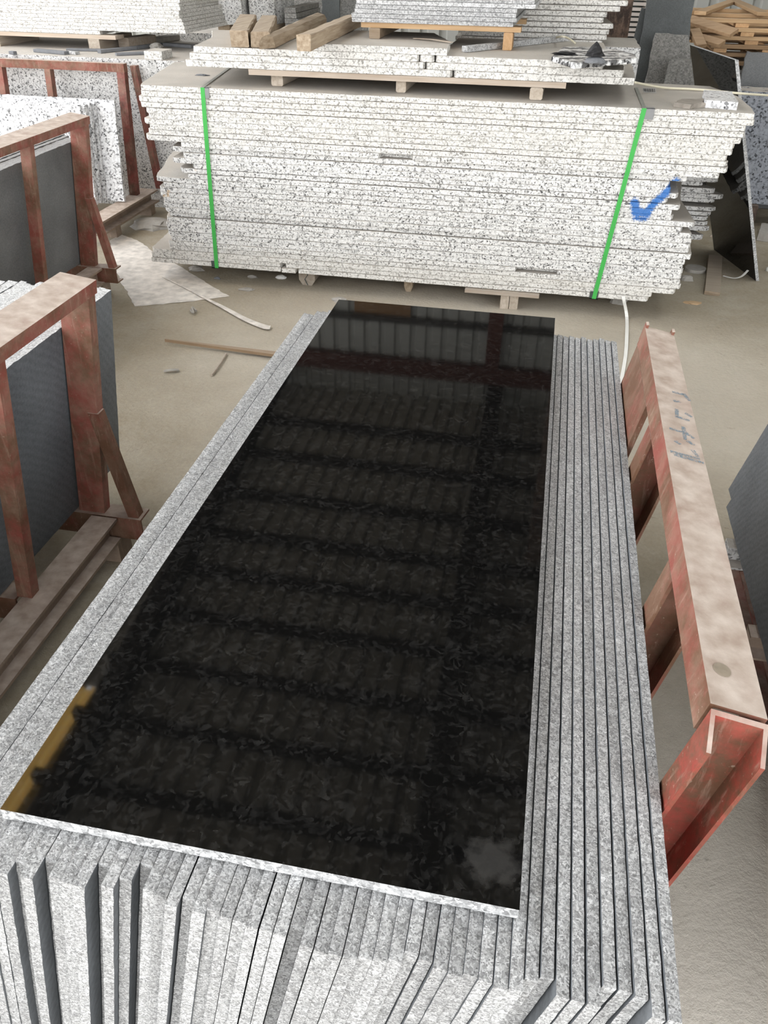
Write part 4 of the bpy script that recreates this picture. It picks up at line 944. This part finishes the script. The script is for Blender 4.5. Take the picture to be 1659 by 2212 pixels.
# crate pile on a block
mb = plate([(0.75, 7.0), (2.6, 7.0), (2.6, 8.3), (0.75, 8.3)], 0.90, flat(0), 0.08, 0.006, rg_); tag(mb.build('granite_block', M['rough_grey']), 'hidden stone block under the wooden crate frames', 'block')
def frame(z, x0, x1, y0, y1, t, label, zig=False, dx=0.0, mats=('wood_new', 'wood_newY')):
    r = thing('wooden_crate', ((x0+x1)/2, (y0+y1)/2, z), label, 'crate')
    for yy in (y0, (y0+y1)/2, y1):
        mb = MB(); mb.bar((x0, yy, z+t*1.5+0.0005), (x1, yy, z+t*1.5+0.0005), 0.09, t, b=0.002); mb.build('long_board', M[mats[0]], r)
    for xx in [x0+0.07+q*(x1-x0-0.14)/4 for q in range(5)]:
        mb = MB(); mb.bar((xx, y0-0.04, z+t/2), (xx, y1+0.04, z+t/2), 0.09, t, b=0.002); mb.build('cross_board', M[mats[1]], r)
    if zig:
        P = zig
        for q in range(len(P)-1):
            mb = MB(); zz = z+2*t+0.001+0.012+(0.0005 if q % 2 else 0.0); mb.bar((P[q][0], P[q][1], zz), (P[q+1][0], P[q+1][1], zz+0.0), 0.085, 0.024, b=0.002); mb.build('diagonal_board', M['wood_new'], r)
    return r
zf = 0.902
labs = ['lowest wooden crate frame in the pile at upper right', 'second wooden crate frame from the bottom at upper right', 'third wooden crate frame from the bottom at upper right', 'fourth wooden crate frame from the bottom at upper right', 'fifth wooden crate frame from the bottom at upper right', 'topmost wooden crate frame with diagonal boards at upper right']
x0s = [1.10, 1.06, 1.03, 0.86, 0.80, 0.74]
for i in range(6):
    z = zf+i*0.052
    zg = None
    if i == 5:
        zz = z+0.06
        zg = [q2(1440, 0, zz), q2(1492, 28, zz), q2(1512, 30, zz), q2(1585, 4, zz), q2(1648, 32, zz), q2(1720, 6, zz)]
        zg = [zg[0], zg[1]], [zg[2], zg[3]], [zg[3], zg[4]]
    f = frame(z, x0s[i], 2.5, 7.04+0.02*(i % 2), 8.1, 0.025, labs[i], None, mats=('wood_new', 'wood_newY') if i > 2 else ('wood_brown', 'wood_newY'))
    if zg:
        for q, (A, B) in enumerate(zg):
            mb = MB(); zz = z+0.0645+0.0006*q; mb.bar((A[0], A[1], zz), (B[0], B[1], zz), 0.085, 0.024, b=0.002); mb.build('diagonal_board', M['wood_new'], f)
for i, (c0, c1, za, zb_, w, lab) in enumerate((((1487, 42), (1586, 72), 1.17, 1.10, 0.09, 'longest loose board slanting down from the left of the crate pile'), ((1478, 72), (1560, 95), 1.08, 1.02, 0.07, 'lower loose board slanting at the left of the crate pile'), ((1500, 65), (1515, 100), 1.12, 1.0, 0.07, 'short steep loose board at the left of the crate pile'))):
    A = PY(*c0, 6.98-0.09*i); B = PY(*c1, 6.74-0.05*i); mb = MB(); mb.bar(A, B, w, 0.024, (0, -0.5, 1), b=0.002); tag(mb.build('loose_board', M['wood_brown']), lab, 'board')

# ------------------------------------------------------------------ right front rack with dark slabs
rr2 = random.Random(71)
ang2 = math.atan(0.215)
for i in range(8):
    x = 0.712+i*0.0225
    H = 0.60
    sn, cs = math.sin(ang2), math.cos(ang2)
    y1 = 2.306+(0.10 if i else 0)+0.01*(i % 3)
    xf = lambda a, b, c: Vector((x+b*sn-c*cs, a, 0.166+b*cs+c*sn))
    mb = plate([(0.75, 0), (y1, 0), (y1, H), (0.75, H)], 0.0205, xf, 0.03, 0.0008, rr2)
    for q in range(len(mb.f)): mb.mi[q] = 0 if len(mb.f[q]) > 4 else 1
    tag(mb.build('granite_sheet', [M['dark'], M['dark']]), 'dark grey slab at the right edge, %s from the left of its leaning row' % nth(i+1), 'slab', 'dark slabs at the right edge')
r2 = thing('steel_rack', (0.9, 1.6, 0), 'low rack beams under the dark slabs at the right edge', 'rack')
for y in (1.73, 2.12, 1.30):
    mb = MB(); mb.sweep(chan(0.05, 0.08, 0.007), (0.672, y, 0.122), (1.6, y, 0.122)); mb.build('cross_beam', M['brown_dust'] if y < 2 else M['white_shade'], r2)
for x in (0.70, 1.4):
    mb = MB(); mb.sweep(ibeam(0.07, 0.078, 0.008), (x+0.06, 0.7, 0.041), (x+0.06, 2.2, 0.041)); mb.build('base_rail', M['red_dark'], r2)

# ------------------------------------------------------------------ things on the floor
outp = [q2(*p, 0.003) for p in ((238, 520), (262, 506), (300, 521), (335, 546), (390, 576), (495, 640), (400, 652), (290, 661), (275, 630), (258, 604), (245, 560))]
mb = MB(); rr3 = random.Random(81)
# crumpled sheet as a gridded mesh clipped to the outline
def inside(x, y, P):
    c = False; j = len(P)-1
    for i in range(len(P)):
        if (P[i][1] > y) != (P[j][1] > y) and x < (P[j][0]-P[i][0])*(y-P[i][1])/(P[j][1]-P[i][1])+P[i][0]: c = not c
        j = i
    return c
mb = plate(outp, 0.0025, flat(0.001), 0.03, 0.004, rr3)
tag(mb.build('dusty_sheet', M['paper']), 'large pale dusty sheet lying on the floor left of the white stack', 'sheet')
pts = [PZ(*p, 0.008) for p in ((350, 597), (400, 622), (450, 648), (480, 663), (530, 690), (570, 706), (584, 708))]
pts = smooth(pts, 5); n = len(pts)
mb = MB(); mb.ribbon(pts, [0.008+0.035*min(1, max(0, (i/n-0.2)*1.6)) for i in range(n)], 0.003); tag(mb.build('veneer_strip', M['paper']), 'long pale strip lying across the dusty sheet', 'strip')
a = PZ(357, 738, 0.012); b = PZ(640, 774, 0.012); mb = MB(); N = 8
mb.ribbon([a+(b-a)*q/N for q in range(N+1)], [0.006+0.034*q/N for q in range(N+1)], 0.014); tag(mb.build('wooden_lath', M['lath']), 'tapering brown lath on the floor left of the grey stack', 'lath')
mb = MB(); mb.tube([PZ(457, 811, 0.006), PZ(474, 788, 0.009), PZ(489, 764, 0.007)], 0.006, 6); tag(mb.build('twig', M['wood_pale']), 'short pale twig on the floor below the brown lath', 'twig')
mb = MB(); mb.ribbon(smooth([PZ(355, 802, 0.006), PZ(370, 800, 0.012), PZ(386, 800, 0.006)], 4), 0.02, 0.004); tag(mb.build('bark_chip', M['stone']), 'curled chip on the floor left of the twig', 'chip')
mb = MB(); mb.tube(smooth([PZ(412, 670, .008), PZ(418, 676, .015), PZ(415, 664, .02), PZ(424, 672, .01)], 4), 0.006, 6); tag(mb.build('crumpled_scrap', M['stone']), 'crumpled scrap on the floor below the dusty sheet', 'scrap')
for i, (c0, w, h, m, wd) in enumerate((((735, 650), .045, .02, 'stone', 'grey shard on the floor touching the far corner of the polished slab view'), ((1338, 655), .045, .06, 'stone', 'angular grey stone on the floor under the right of the white stack'), ((608, 601), .03, .02, 'whiteband', 'white chip on the floor left of the cracked log'), ((545, 600), .03, .018, 'stone', 'brownish crumbs on the floor under the white stack'), ((470, 602), .02, .012, 'stone_dark', 'dark pebble on the floor below the left strap'), ((424, 584), .05, .03, 'stone', 'grey stone half under the left end of the white stack'), ((533, 626), .045, .008, 'stone', 'flat round chip on the floor right of the dusty sheet'),
        ((1540, 512), .02, .015, 'wood_pale', 'yellowish pebble near the black slab foot'), ((1497, 655), .05, .006, 'wood_new', 'orange wood flake on the floor right of the white stack'), ((1482, 605), .04, .03, 'stone', 'grey crumbs by the lower right corner of the white stack'))):
    c = PZ(*c0, 0); mb = lump((c.x, c.y, 0.0005), w, w*0.6, h, 90+i, 10, 4, 0.3); tag(mb.build('stone_chip', M[m]), wd, 'stone')
mb = MB(); A = PZ(1545, 555, 0.012); B = PZ(1538, 634, 0.012); mb.bar(A, B, 0.085, 0.022, b=0.002); tag(mb.build('wooden_plank', M['wood_old']), 'short brown plank lying on the floor before the black slab', 'plank')
c = PZ(1501, 585, 0); mb = MB(); mb.add([Vector((c.x+0.062*math.cos(k*math.pi/14), c.y+0.062*math.sin(k*math.pi/14), z)) for z in (0.001, 0.02) for k in range(28)], [tuple(range(27, -1, -1)), tuple(range(28, 56))]+[(k, (k+1) % 28, 28+(k+1) % 28, 28+k) for k in range(28)])
tag(mb.build('grinding_disc', M['stone']), 'dusty grinding disc flat on the floor left of the plank', 'disc')
mb = MB(); mb.ribbon(smooth([PZ(1562, 596, .004), PZ(1585, 601, .006), PZ(1602, 597, .02), PZ(1616, 584, .05)], 5), 0.014, 0.002); tag(mb.build('plastic_band', M['whiteband']), 'short white band scrap curling up by the black slab foot', 'band')
a = PZ(328, 488, 0.0)
mb = lump((a.x, a.y, 0.0005), 0.15, 0.12, 0.05, 77, 16, 5, 0.15); tag(mb.build('dusty_rag', M['stone']), 'dusty crumpled sack on the floor under the far left frame', 'sack')

# ------------------------------------------------------------------ light
w = bpy.data.worlds.new('sky'); sc.world = w; w.use_nodes = True; nt = w.node_tree
bg = nt.nodes['Background']
tc = nt.nodes.new('ShaderNodeTexCoord'); sx = nt.nodes.new('ShaderNodeSeparateXYZ'); nt.links.new(tc.outputs['Generated'], sx.inputs[0])
rp = nt.nodes.new('ShaderNodeValToRGB'); nt.links.new(sx.outputs[2], rp.inputs[0])
e = rp.color_ramp.elements; e.new(0.4)
for q, (p, c) in zip(e, ((0.0, (0.98, 0.99, 1.0)), (0.35, (0.79, 0.81, 0.835)), (0.9, (0.85, 0.88, 0.92)))): q.position = p; q.color = (*c, 1)
nt.links.new(rp.outputs[0], bg.inputs[0]); bg.inputs[1].default_value = 3.6
sc.view_settings.view_transform = 'Standard'; sc.view_settings.look = 'None'; sc.view_settings.gamma = 1.0; sc.view_settings.use_curve_mapping = False
sc.view_settings.exposure = 0.45
